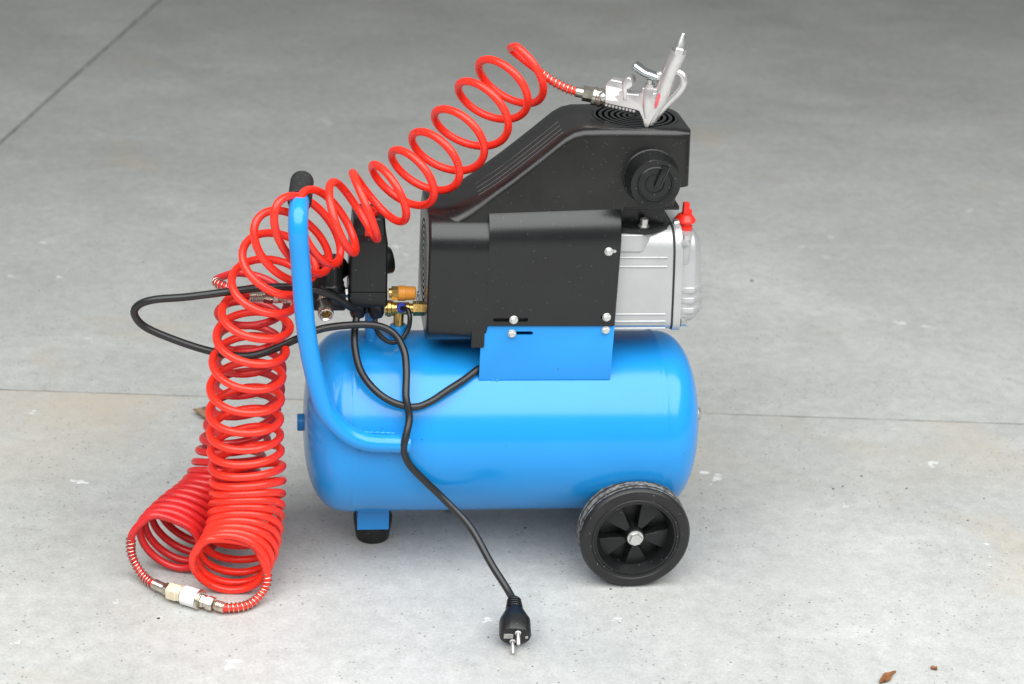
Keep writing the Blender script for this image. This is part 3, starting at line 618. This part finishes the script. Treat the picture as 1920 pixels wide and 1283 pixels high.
# ============================================================ spiral hoses
# rows: centre, half-width vector and depth vector of the coil, one row per half turn
HOSE_FRONT = [
 (0.0078,0.0350,0.6513,-0.0300,0.0160,0.0267,0.0059,-0.0351,0.0244),
 (-0.0032,0.0315,0.6423,-0.0312,0.0152,0.0246,0.0078,-0.0325,0.0262),
 (-0.0143,0.0276,0.6334,-0.0323,0.0144,0.0223,0.0095,-0.0303,0.0273),
 (-0.0258,0.0230,0.6231,-0.0332,0.0140,0.0211,0.0106,-0.0297,0.0274),
 (-0.0383,0.0176,0.6092,-0.0338,0.0142,0.0215,0.0112,-0.0304,0.0276),
 (-0.0523,0.0115,0.5928,-0.0345,0.0143,0.0214,0.0117,-0.0303,0.0283),
 (-0.0673,0.0047,0.5771,-0.0346,0.0140,0.0206,0.0121,-0.0293,0.0286),
 (-0.0823,-0.0025,0.5635,-0.0341,0.0139,0.0206,0.0122,-0.0288,0.0283),
 (-0.0970,-0.0100,0.5515,-0.0332,0.0140,0.0212,0.0118,-0.0290,0.0277),
 (-0.1113,-0.0175,0.5411,-0.0322,0.0141,0.0218,0.0109,-0.0296,0.0267),
 (-0.1255,-0.0250,0.5323,-0.0309,0.0141,0.0222,0.0098,-0.0302,0.0254),
 (-0.1397,-0.0325,0.5243,-0.0294,0.0141,0.0226,0.0087,-0.0310,0.0238),
 (-0.1540,-0.0401,0.5170,-0.0276,0.0145,0.0242,0.0065,-0.0327,0.0221),
 (-0.1684,-0.0480,0.5110,-0.0255,0.0155,0.0272,0.0025,-0.0351,0.0201),
 (-0.1829,-0.0560,0.5053,-0.0229,0.0167,0.0306,-0.0021,-0.0375,0.0181),
 (-0.1970,-0.0640,0.4993,-0.0203,0.0174,0.0332,-0.0062,-0.0386,0.0168),
 (-0.2107,-0.0714,0.4939,-0.0187,0.0179,0.0348,-0.0107,-0.0388,0.0157),
 (-0.2247,-0.0775,0.4890,-0.0185,0.0156,0.0371,-0.0164,-0.0381,0.0146),
 (-0.2387,-0.0827,0.4847,-0.0182,0.0104,0.0404,-0.0220,-0.0363,0.0133),
 (-0.2505,-0.0875,0.4807,-0.0181,0.0009,0.0452,-0.0264,-0.0338,0.0120),
 (-0.2605,-0.0894,0.4753,-0.0203,-0.0126,0.0514,-0.0297,-0.0320,0.0107),
 (-0.2708,-0.0860,0.4673,-0.0232,-0.0144,0.0513,-0.0318,-0.0311,0.0087),
 (-0.2813,-0.0810,0.4576,-0.0253,-0.0050,0.0444,-0.0320,-0.0306,0.0054),
 (-0.2901,-0.0780,0.4463,-0.0280,0.0032,0.0360,-0.0296,-0.0315,0.0007),
 (-0.2964,-0.0765,0.4331,-0.0321,0.0110,0.0272,-0.0260,-0.0346,-0.0029),
 (-0.3021,-0.0760,0.4189,-0.0362,0.0140,0.0202,-0.0220,-0.0377,-0.0041),
 (-0.3093,-0.0763,0.4036,-0.0383,0.0119,0.0148,-0.0179,-0.0387,-0.0051),
 (-0.3165,-0.0770,0.3864,-0.0396,0.0098,0.0094,-0.0143,-0.0390,-0.0062),
 (-0.3217,-0.0780,0.3683,-0.0413,0.0084,0.0058,-0.0115,-0.0405,-0.0066),
 (-0.3253,-0.0790,0.3515,-0.0426,0.0081,0.0047,-0.0093,-0.0421,-0.0068),
 (-0.3282,-0.0800,0.3356,-0.0433,0.0080,0.0041,-0.0078,-0.0429,-0.0071),
 (-0.3309,-0.0810,0.3193,-0.0436,0.0077,0.0034,-0.0068,-0.0433,-0.0074),
 (-0.3334,-0.0820,0.3021,-0.0438,0.0075,0.0028,-0.0061,-0.0435,-0.0075),
 (-0.3354,-0.0830,0.2847,-0.0439,0.0071,0.0020,-0.0055,-0.0436,-0.0070),
 (-0.3368,-0.0840,0.2680,-0.0442,0.0066,0.0008,-0.0051,-0.0440,-0.0059),
 (-0.3377,-0.0850,0.2521,-0.0444,0.0061,-0.0004,-0.0051,-0.0444,-0.0043),
 (-0.3383,-0.0860,0.2371,-0.0444,0.0057,-0.0013,-0.0052,-0.0444,-0.0028),
 (-0.3385,-0.0870,0.2236,-0.0440,0.0055,-0.0019,-0.0052,-0.0441,-0.0020),
 (-0.3384,-0.0880,0.2113,-0.0438,0.0050,-0.0027,-0.0052,-0.0438,-0.0013),
 (-0.3383,-0.0890,0.1996,-0.0437,0.0045,-0.0038,-0.0052,-0.0438,-0.0003),
 (-0.3380,-0.0900,0.1882,-0.0437,0.0041,-0.0049,-0.0053,-0.0438,0.0011),
 (-0.3375,-0.0910,0.1772,-0.0437,0.0038,-0.0055,-0.0054,-0.0437,0.0033),
 (-0.3367,-0.0920,0.1665,-0.0440,0.0037,-0.0058,-0.0055,-0.0437,0.0060),
 (-0.3360,-0.0930,0.1560,-0.0442,0.0037,-0.0060,-0.0057,-0.0435,0.0090),
 (-0.3356,-0.0943,0.1462,-0.0442,0.0036,-0.0061,-0.0057,-0.0426,0.0122),
 (-0.3356,-0.0960,0.1374,-0.0441,0.0036,-0.0061,-0.0058,-0.0414,0.0155),
 (-0.3358,-0.0980,0.1295,-0.0440,0.0036,-0.0060,-0.0058,-0.0399,0.0188),
 (-0.3360,-0.1000,0.1224,-0.0439,0.0038,-0.0056,-0.0057,-0.0383,0.0216),
 (-0.3363,-0.1019,0.1155,-0.0439,0.0039,-0.0053,-0.0056,-0.0367,0.0242),
 (-0.3369,-0.1035,0.1086,-0.0441,0.0040,-0.0051,-0.0056,-0.0353,0.0266),
 (-0.3376,-0.1053,0.1018,-0.0444,0.0041,-0.0051,-0.0055,-0.0338,0.0289),
 (-0.3382,-0.1075,0.0951,-0.0446,0.0042,-0.0050,-0.0054,-0.0320,0.0311),
 (-0.3389,-0.1101,0.0885,-0.0448,0.0044,-0.0046,-0.0053,-0.0301,0.0333),
 (-0.3401,-0.1130,0.0821,-0.0450,0.0047,-0.0039,-0.0052,-0.0280,0.0354),
 (-0.3416,-0.1161,0.0760,-0.0454,0.0050,-0.0033,-0.0050,-0.0259,0.0373),
 (-0.3434,-0.1195,0.0703,-0.0457,0.0053,-0.0028,-0.0049,-0.0239,0.0391),
 (-0.3454,-0.1231,0.0652,-0.0461,0.0055,-0.0025,-0.0047,-0.0219,0.0407),
 (-0.3476,-0.1270,0.0607,-0.0464,0.0056,-0.0022,-0.0046,-0.0199,0.0421),
 (-0.3501,-0.1310,0.0568,-0.0465,0.0058,-0.0020,-0.0043,-0.0176,0.0432),
 (-0.3528,-0.1350,0.0536,-0.0464,0.0058,-0.0018,-0.0041,-0.0151,0.0440),
 (-0.3554,-0.1389,0.0512,-0.0461,0.0059,-0.0015,-0.0038,-0.0126,0.0445),
 (-0.3577,-0.1425,0.0496,-0.0456,0.0060,-0.0012,-0.0035,-0.0101,0.0447),
 (-0.3595,-0.1457,0.0488,-0.0449,0.0061,-0.0008,-0.0032,-0.0077,0.0445),
 (-0.3607,-0.1485,0.0486,-0.0442,0.0061,-0.0004,-0.0030,-0.0058,0.0442),
 (-0.3614,-0.1504,0.0483,-0.0438,0.0061,-0.0003,-0.0028,-0.0046,0.0439),
 (-0.3618,-0.1510,0.0475,-0.0436,0.0061,-0.0003,-0.0028,-0.0041,0.0438),
]
HOSE_REAR = [
 (-0.3297,0.0000,0.3696,-0.0444,0.0084,0.0047,0.0051,0.0448,0.0056),
 (-0.3298,0.0000,0.3506,-0.0439,0.0074,0.0027,0.0049,0.0439,0.0064),
 (-0.3301,0.0000,0.3322,-0.0434,0.0067,0.0012,0.0048,0.0431,0.0071),
 (-0.3305,0.0000,0.3146,-0.0431,0.0063,0.0004,0.0047,0.0426,0.0075),
 (-0.3313,0.0006,0.2976,-0.0427,0.0061,-0.0000,0.0046,0.0421,0.0076),
 (-0.3323,0.0025,0.2806,-0.0423,0.0058,-0.0006,0.0046,0.0419,0.0073),
 (-0.3331,0.0047,0.2642,-0.0423,0.0052,-0.0018,0.0047,0.0419,0.0067),
 (-0.3341,0.0065,0.2478,-0.0426,0.0046,-0.0033,0.0047,0.0423,0.0062),
 (-0.3353,0.0079,0.2312,-0.0431,0.0043,-0.0043,0.0048,0.0429,0.0054),
 (-0.3371,0.0090,0.2150,-0.0436,0.0041,-0.0048,0.0050,0.0436,0.0042),
 (-0.3398,0.0097,0.2000,-0.0440,0.0040,-0.0051,0.0051,0.0441,0.0028),
 (-0.3431,0.0100,0.1866,-0.0444,0.0040,-0.0052,0.0053,0.0446,0.0012),
 (-0.3464,0.0097,0.1751,-0.0447,0.0040,-0.0055,0.0054,0.0448,-0.0010),
 (-0.3494,0.0090,0.1646,-0.0444,0.0039,-0.0054,0.0055,0.0443,-0.0040),
 (-0.3523,0.0077,0.1545,-0.0439,0.0042,-0.0047,0.0056,0.0433,-0.0072),
 (-0.3554,0.0060,0.1450,-0.0435,0.0046,-0.0035,0.0056,0.0423,-0.0100),
 (-0.3584,0.0040,0.1357,-0.0433,0.0052,-0.0023,0.0056,0.0413,-0.0127),
 (-0.3614,0.0020,0.1264,-0.0429,0.0056,-0.0012,0.0056,0.0401,-0.0153),
 (-0.3644,-0.0001,0.1176,-0.0425,0.0059,-0.0003,0.0055,0.0387,-0.0177),
 (-0.3677,-0.0025,0.1094,-0.0421,0.0063,0.0007,0.0055,0.0370,-0.0201),
 (-0.3711,-0.0052,0.1020,-0.0415,0.0067,0.0017,0.0054,0.0352,-0.0224),
 (-0.3747,-0.0085,0.0956,-0.0409,0.0071,0.0029,0.0052,0.0331,-0.0246),
 (-0.3784,-0.0121,0.0900,-0.0404,0.0076,0.0042,0.0051,0.0311,-0.0267),
 (-0.3821,-0.0160,0.0850,-0.0400,0.0081,0.0055,0.0050,0.0291,-0.0286),
 (-0.3860,-0.0202,0.0807,-0.0397,0.0086,0.0067,0.0048,0.0272,-0.0304),
 (-0.3901,-0.0250,0.0768,-0.0397,0.0090,0.0077,0.0047,0.0254,-0.0323),
 (-0.3943,-0.0301,0.0734,-0.0398,0.0094,0.0086,0.0046,0.0237,-0.0341),
 (-0.3986,-0.0355,0.0704,-0.0401,0.0097,0.0092,0.0045,0.0220,-0.0357),
 (-0.4029,-0.0409,0.0677,-0.0403,0.0099,0.0096,0.0044,0.0204,-0.0372),
 (-0.4072,-0.0460,0.0650,-0.0406,0.0100,0.0097,0.0042,0.0188,-0.0384),
 (-0.4113,-0.0511,0.0624,-0.0411,0.0100,0.0095,0.0041,0.0172,-0.0395),
 (-0.4154,-0.0565,0.0600,-0.0415,0.0099,0.0092,0.0040,0.0158,-0.0404),
 (-0.4194,-0.0620,0.0578,-0.0419,0.0098,0.0087,0.0039,0.0144,-0.0412),
 (-0.4233,-0.0675,0.0556,-0.0422,0.0096,0.0081,0.0037,0.0127,-0.0420),
 (-0.4270,-0.0729,0.0537,-0.0423,0.0093,0.0076,0.0035,0.0108,-0.0425),
 (-0.4304,-0.0780,0.0519,-0.0422,0.0091,0.0071,0.0033,0.0088,-0.0427),
 (-0.4334,-0.0827,0.0504,-0.0419,0.0089,0.0066,0.0030,0.0065,-0.0427),
 (-0.4358,-0.0870,0.0492,-0.0413,0.0086,0.0063,0.0027,0.0039,-0.0424),
 (-0.4379,-0.0900,0.0476,-0.0408,0.0083,0.0058,0.0024,0.0017,-0.0419),
 (-0.4399,-0.0910,0.0451,-0.0405,0.0080,0.0052,0.0022,0.0004,-0.0415),
]

def helix(rows, s0=0., s1=None, per=40):
    n = len(rows); s1 = (n-1)/2 if s1 is None else s1; out = []
    def at(q):
        q = max(0., min(n-1.0001, q*2)); i = int(q); t = q-i
        a, b, c, d = rows[max(i-1, 0)], rows[i], rows[min(i+1, n-1)], rows[min(i+2, n-1)]
        return [.5*(2*b[k]+(c[k]-a[k])*t+(2*a[k]-5*b[k]+4*c[k]-d[k])*t*t+(3*b[k]-a[k]-3*c[k]+d[k])*t**3) for k in range(9)]
    m = int((s1-s0)*per)
    for j in range(m+1):
        s = s0+(s1-s0)*j/m; v = at(s); C_, S_ = math.cos(2*math.pi*s), math.sin(2*math.pi*s)
        out.append(Vector(v[0:3])+Vector(v[3:6])*C_+Vector(v[6:9])*S_)
    return out
def blend(P, Q, k=10):
    """join two stretches of path smoothly"""
    return P[:-k]+catmull([P[-k], P[-k//2], Q[0]]+Q[1:], 8)
HR_ = .0050
def spring(name, P, parent, mat='nickel', rad=.0061, pitch=.0056, wire=.00075):
    bm = B(); tube(bm, coil_round(P, rad, pitch), wire, 6); return link(bm, name, mat, parent, smooth=80)
def fitting(name, p0, p1, prof, mat, parent, n=28, turn=0.):
    p0, p1 = Vector(p0), Vector(p1); bm = B(); lathe(bm, prof, p0, p1-p0, n, turn=turn); return link(bm, name, mat, parent, smooth=26)
def seg(P, a, b):
    """stretch of path from length a to length b"""
    out = []; L = 0
    for i, p in enumerate(P):
        if i: L += (p-P[i-1]).length
        if a <= L <= b: out.append(p)
    return out
def length(P): return sum((b-a).length for a, b in zip(P[:-1], P[1:]))

# ---- hose from the blow gun over the handle down to the floor
HA = tag(empty('spiral_hose', (-.35, -.12, 0)), 'bright red spiral hose from blow gun over the blue handle to floor', 'air hose')
body = helix(HOSE_FRONT, .06, 31.28)
guntail = [V(.0765, .0105, .6285), V(.0600, .012, .6330), V(.0420, .016, .6410), V(.0270, .024, .6500), V(.0080, .036, .6620), V(-.0080, .047, .6730)]
floortail = [V(-.3330, -.1480, .0800), V(-.3180, -.1500, .0600), V(-.3110, -.1535, .0360), V(-.3160, -.1590, .0170), V(-.3300, -.1720, .0085), V(-.3440, -.1800, .0078), V(-.3580, -.1830, .0085), V(-.3660, -.1840, .0092)]
path = catmull(guntail[:-1]+[guntail[-1], body[4]], 8)[:-1]+body[4:]
path = blend(path, floortail)
path = resample(path, .0026)
bm = B(); tube(bm, path, HR_, 14, uv=True); link(bm, 'hose_tube', 'hose', HA, smooth=80)
Lt = length(path)
spring('spring_guard', seg(path, .006, .062), HA); spring('spring_guard', seg(path, Lt-.085, Lt-.004), HA)
a, b_ = guntail[0], V(.0925, .0085, .6262)
fitting('crimp_sleeve', a-(b_-a)*.35, b_, [(.0058, 0), (.0064, .001), (.0064, .012), (.0058, .013)], 'nickel', HA)
fitting('hex_nut', V(.0805, .0100, .6278), b_, [(.0098, 0), (.0098, .0125)], 'nickel', HA, 6, .3)
fitting('coupler_socket', V(.0920, .0085, .6255), V(.1130, .004, .6215), [(.0092, 0), (.0118, .001), (.0118, .005), (.0110, .006), (.0110, .008), (.0118, .009), (.0118, .0125), (.0106, .0135), (.0106, .0150), (.0114, .016), (.0114, .0195), (.0096, .0210), (.0086, .0210), (.0080, .0180), (0, .018)], 'nickel', HA, 36)
# floor end: nipple, nut, coupling to the second hose
K = [V(-.3645, -.1842, .0095), V(-.3775, -.1775, .0105), V(-.3935, -.1692, .0118), V(-.4165, -.1568, .0128), V(-.4275, -.1498, .0125), V(-.4395, -.1405, .0113), V(-.4540, -.1260, .0100)]
d = (K[6]-K[0]).length
fitting('crimp_sleeve', K[0], K[1], [(.0060, -.001)]+[(r, .0012*i) for i, r in enumerate((.0068, .0064)*5)]+[(.0060, .0125)], 'nickelworn', HA)
fitting('hex_nut', K[1], K[2], [(.0082, 0), (.0092, .001), (.0092, .0085), (.0076, .0095), (.0076, .012), (.0086, .0125), (.0086, .0165)], 'nickel', HA, 6, .4)
fitting('socket_ring', K[2], K[3], [(.0100, -.001), (.0128, 0), (.0132, .001), (.0132, .0032), (.0124, .0042)], 'nickel', HA, 36)
fitting('coupler_sleeve', K[2], K[3], [(.0118, .0036), (.0122, .0042), (.0122, .0245), (.0114, .0255), (.008, .0255)], 'sleeve', HA, 36)
# ---- second hose, from the floor coupling up to the regulator
HBo = tag(empty('spiral_hose', (-.42, -.06, 0)), 'duller dark red spiral hose hanging behind the other, between regulator and floor coupling', 'air hose')
body = helix(HOSE_REAR, .03, 19.0)
head = [V(-.3300, -.0200, .3640), V(-.3380, -.0235, .3668), V(-.3450, -.0270, .3710), V(-.3555, -.0275, .3775), V(-.3660, -.0210, .3795), V(-.3730, -.0110, .3790), V(-.3748, .0000, .3775), V(-.3725, .0130, .3760)]
end = [V(-.4500, -.0960, .0935), V(-.4700, -.0935, .0820), V(-.4830, -.0915, .0640), V(-.4855, -.0915, .0460), V(-.4845, -.0930, .0330), V(-.4790, -.0970, .0205), V(-.4700, -.1060, .0110), V(-.4610, -.1170, .0080), V(-.4545, -.1250, .0092)]
body = helix(HOSE_REAR, .06, 18.72)
path = catmull(head+[body[3]], 8)[:-1]+body[3:]
path = blend(path, end)
path = resample(path, .0026); Lt = length(path)
bm = B(); tube(bm, path, HR_, 14, uv=True); link(bm, 'hose_tube', 'hoseold', HBo, smooth=80)
spring('spring_guard', seg(path, .014, .062), HBo); spring('spring_guard', seg(path, Lt-.082, Lt-.004), HBo)
fitting('crimp_sleeve', K[6], K[5], [(.0060, -.001)]+[(r, .0012*i) for i, r in enumerate((.0068, .0064)*8)]+[(.0060, .0200)], 'nickel', HBo)
fitting('hex_nut', K[5], K[4], [(.0082, 0), (.0090, .001), (.0090, .0085), (.0080, .0095), (.0080, .011)], 'nickel', HBo, 6, .2)
fitting('coupler_collar', K[4]+(K[5]-K[4])*.55, K[3], [(.0100, 0), (.0120, .0016), (.0120, .0150), (.0108, .0165), (.0108, .021), (.008, .0215)], 'ivory', HBo, 6, .5)
Q = [V(-.3310, -.0200, .3642), V(-.3140, -.0200, .3640), V(-.2960, -.0200, .3620), V(-.2700, -.0195, .3600)]
fitting('crimp_sleeve', Q[0], Q[1], [(.0060, -.002)]+[(r, .0012*i) for i, r in enumerate((.0076, .0067)*7)]+[(.0066, .0170)], 'nickel', HBo)
fitting('hex_nut', Q[1], Q[2], [(.0080, -.0005), (.0080, .0105), (.0068, .0115)], 'nickel', HBo, 6)
fitting('hex_nut', Q[1], Q[2], [(.0070, .0115), (.0070, .0170), (.0055, .0180)], 'nickel', HBo, 6, .4)
fitting('plug_nipple', Q[2], Q[3], [(.0058, -.002), (.0058, .004), (.0070, .005), (.0070, .009), (.0056, .010), (.0056, .026)], 'nickel', HBo)

# ============================================================ blow gun
GO, GX, GY = V(.1552508, -.0420624, .6031251), V(.0006045, -.000272, 8.51e-05), V(5.03e-05, -2.27e-05, -.0006602)
GN = GX.cross(GY).normalized()
if GN.y > 0: GN = -GN
BG = tag(empty('blow_gun', GO), 'silver cast metal blow gun lying on the black top grille', 'blow gun')
def G(x, y, t=0.):   # side-view drawing of the gun, 0.148 drawing units to the pixel grid of the plan
    px, py = 1120+.14815*x, 60+.14815*y
    return GO+GX*(px-1215)+GY*(py-235)+GN*t
def plate(name, pts, t0, t1, mat='gun', bevel=.0012, seg=3, parent=None):
    bm = B(); loft(bm, [[G(x, y, t0) for x, y in pts], [G(x, y, t1) for x, y in pts]]); return link(bm, name, mat, parent or BG, bevel=bevel, seg=seg, smooth=40)
gb = plate('gun_body', [(112, 885), (118, 655), (150, 610), (195, 578), (330, 606), (345, 650), (352, 735), (420, 760), (540, 768), (578, 745), (588, 682), (720, 700), (735, 760), (770, 745), (860, 770), (840, 900), (735, 1060), (668, 1188), (640, 1200), (612, 1180), (592, 1080), (548, 985), (500, 968)], -.0085, .0085, bevel=.0030, seg=4)
for k in range(9):
    x = 130+k*44; y = 905+k*9.5
    bm = B(); tube(bm, [G(x, y, -.008), G(x+14, y+10, 0), G(x, y, .008)], .0018, 8); link(bm, 'grip_ridge', 'gun', gb)
def gtube(name, pts, r, mat='gun', n=20, parent=None, flat=None):
    bm = B(); tube(bm, resample(catmull([G(*p) for p in pts], 8), .0015), r, n); return link(bm, name, mat, parent or BG, smooth=50)
bm = B(); lathe(bm, [(.0085, 0), (.0095, .003), (.0095, .022), (.0078, .038), (.0045, .0475), (.002, .0490), (0, .0493)], G(665, 690, .001), G(636, 1190)-G(665, 690), 28); link(bm, 'valve_column', 'gun', gb)
gtube('barrel', [(690, 1120), (790, 860), (860, 670), (940, 450), (1022, 268)], lambda s, L: .0065+.0034*min(1, s/.03), n=28)
gtube('hanger_loop', [(1005, 500), (1065, 535), (1092, 600), (1080, 680), (1020, 770), (940, 850), (840, 960), (740, 1070), (668, 1165)], .0046)
plate('hook_tongue', [(352, 840), (345, 690), (352, 610), (375, 565), (415, 543), (452, 560), (470, 610), (468, 660), (430, 700), (400, 700), (395, 800), (400, 840)], -.0105, .0105, bevel=.0022)
gtube('trigger_pivot', [(760, 580), (790, 545), (835, 560), (815, 640), (780, 740)], .0052)
# lever
bm = B(); lp = catmull([G(470, 408), G(530, 455), G(600, 505), (G(690, 540)), G(775, 575)], 6); F = frames(lp); rings = []
for i, p in enumerate(lp):
    t = i/(len(lp)-1); hw = .0110-.003*t; th = .0058-.0006*t
    e = F[i][0].cross(GN).normalized(); rr = []
    for k in range(16):
        q = 2*math.pi*k/16; rr.append(p+GN*hw*math.cos(q)*(1 if 0 < i else .6)+e*th*math.sin(q)*(1 if i else .6))
    rings.append(rr)
loft(bm, rings); link(bm, 'lever', 'lever', BG, smooth=50)
bm = B(); lathe(bm, [(.0062, 0), (.0062, .004), (.0040, .005), (.0040, .009), (.0022, .0095), (.0022, .013)], G(665, 690), G(672, 600)-G(665, 690), 24); link(bm, 'valve_stem', 'zinc', BG)
ax = G(1088, 22)-G(1022, 268)
bm = B(); lathe(bm, [(.0085, -.002), (.0100, -.001), (.0100, .0008)], G(1022, 268), ax, 32); link(bm, 'barrel_ring', 'gun', BG)
bm = B(); lathe(bm, [(.0092, .0008), (.0092, .0064), (.0082, .0076), (.0070, .0080)], G(1022, 268), ax, 6, turn=.3); lathe(bm, [(.0068, .0074), (.0030, ax.length-.002), (.0020, ax.length), (0, ax.length)], G(1022, 268), ax, 28); link(bm, 'nozzle', 'zinc', BG, smooth=28)
plate('red_inlay', [(785, 775), (805, 748), (825, 752), (828, 790), (790, 900), (765, 945), (748, 938), (748, 900)], .0082, .0100, 'redworn', .0006, 2)
plate('label', [(135, 660), (300, 690), (342, 715), (290, 738), (300, 775), (232, 790), (285, 855), (125, 838)], .0080, .00875, 'white', 0)
bm = B(); lathe(bm, [(.0056, 0), (.0072, .002), (.0072, .0075), (.0064, .009)], G(45, 850), G(118, 800)-G(45, 850), 24); link(bm, 'inlet_nipple', 'zinc', BG)

# ============================================================ litter on the floor
def leaf(name, x, y, L, W, ang, mat, label, curl=.25, z=.001):
    bm = B(); n, m = 9, 5; grid = []
    for i in range(n):
        t = i/(n-1); row = []
        for j in range(m):
            s = (j/(m-1)-.5)*2; w = W*math.sin(math.pi*min(.97, max(.04, t))**.8)*(1+.25*math.sin(9*t+2*s))
            px, py = (t-.5)*L, s*w*.5+W*.3*math.sin(2.2*t)
            pz = z+curl*W*(s*s)*.6+curl*L*.25*abs(math.sin(3.1*t+s))*.4+.0006*math.sin(17*t+5*s)
            row.append((x+px*math.cos(ang)-py*math.sin(ang), y+px*math.sin(ang)+py*math.cos(ang), max(.0006, pz)))
        grid.append(row)
    lo = [[bm.verts.new(p) for p in r] for r in grid]; hi = [[bm.verts.new((p[0], p[1], p[2]+.0007)) for p in r] for r in grid]
    for i in range(n-1):
        for j in range(m-1):
            bm.faces.new((hi[i][j], hi[i][j+1], hi[i+1][j+1], hi[i+1][j])); bm.faces.new((lo[i][j], lo[i+1][j], lo[i+1][j+1], lo[i][j+1]))
    rim = [(0, j) for j in range(m)]+[(i, m-1) for i in range(1, n)]+[(n-1, j) for j in range(m-2, -1, -1)]+[(i, 0) for i in range(n-2, 0, -1)]
    for a, b in zip(rim, rim[1:]+rim[:1]): bm.faces.new((lo[a[0]][a[1]], lo[b[0]][b[1]], hi[b[0]][b[1]], hi[a[0]][a[1]]))
    return tag(link(bm, name, mat, smooth=50, weld=0), label, 'leaf')
leaf('dry_leaf', .4450, -.3620, .036, .011, .62, 'leaf', 'curled orange brown dry leaf near the lower right of the floor', .22)
leaf('dry_leaf', .5077, -.3450, .0085, .007, -1.0, 'leaf', 'tiny brown leaf scrap right of the larger curled leaf', .4)
leaf('dry_leaf', -.4040, .3800, .034, .036, 1.3, 'leafgrey', 'grey brown withered leaf on the floor behind the red hoses', .3)
leaf('dry_leaf', -.0598, .0744, .012, .012, .2, 'tan', 'small tan leaf chip on the floor under the blue tank', .5)
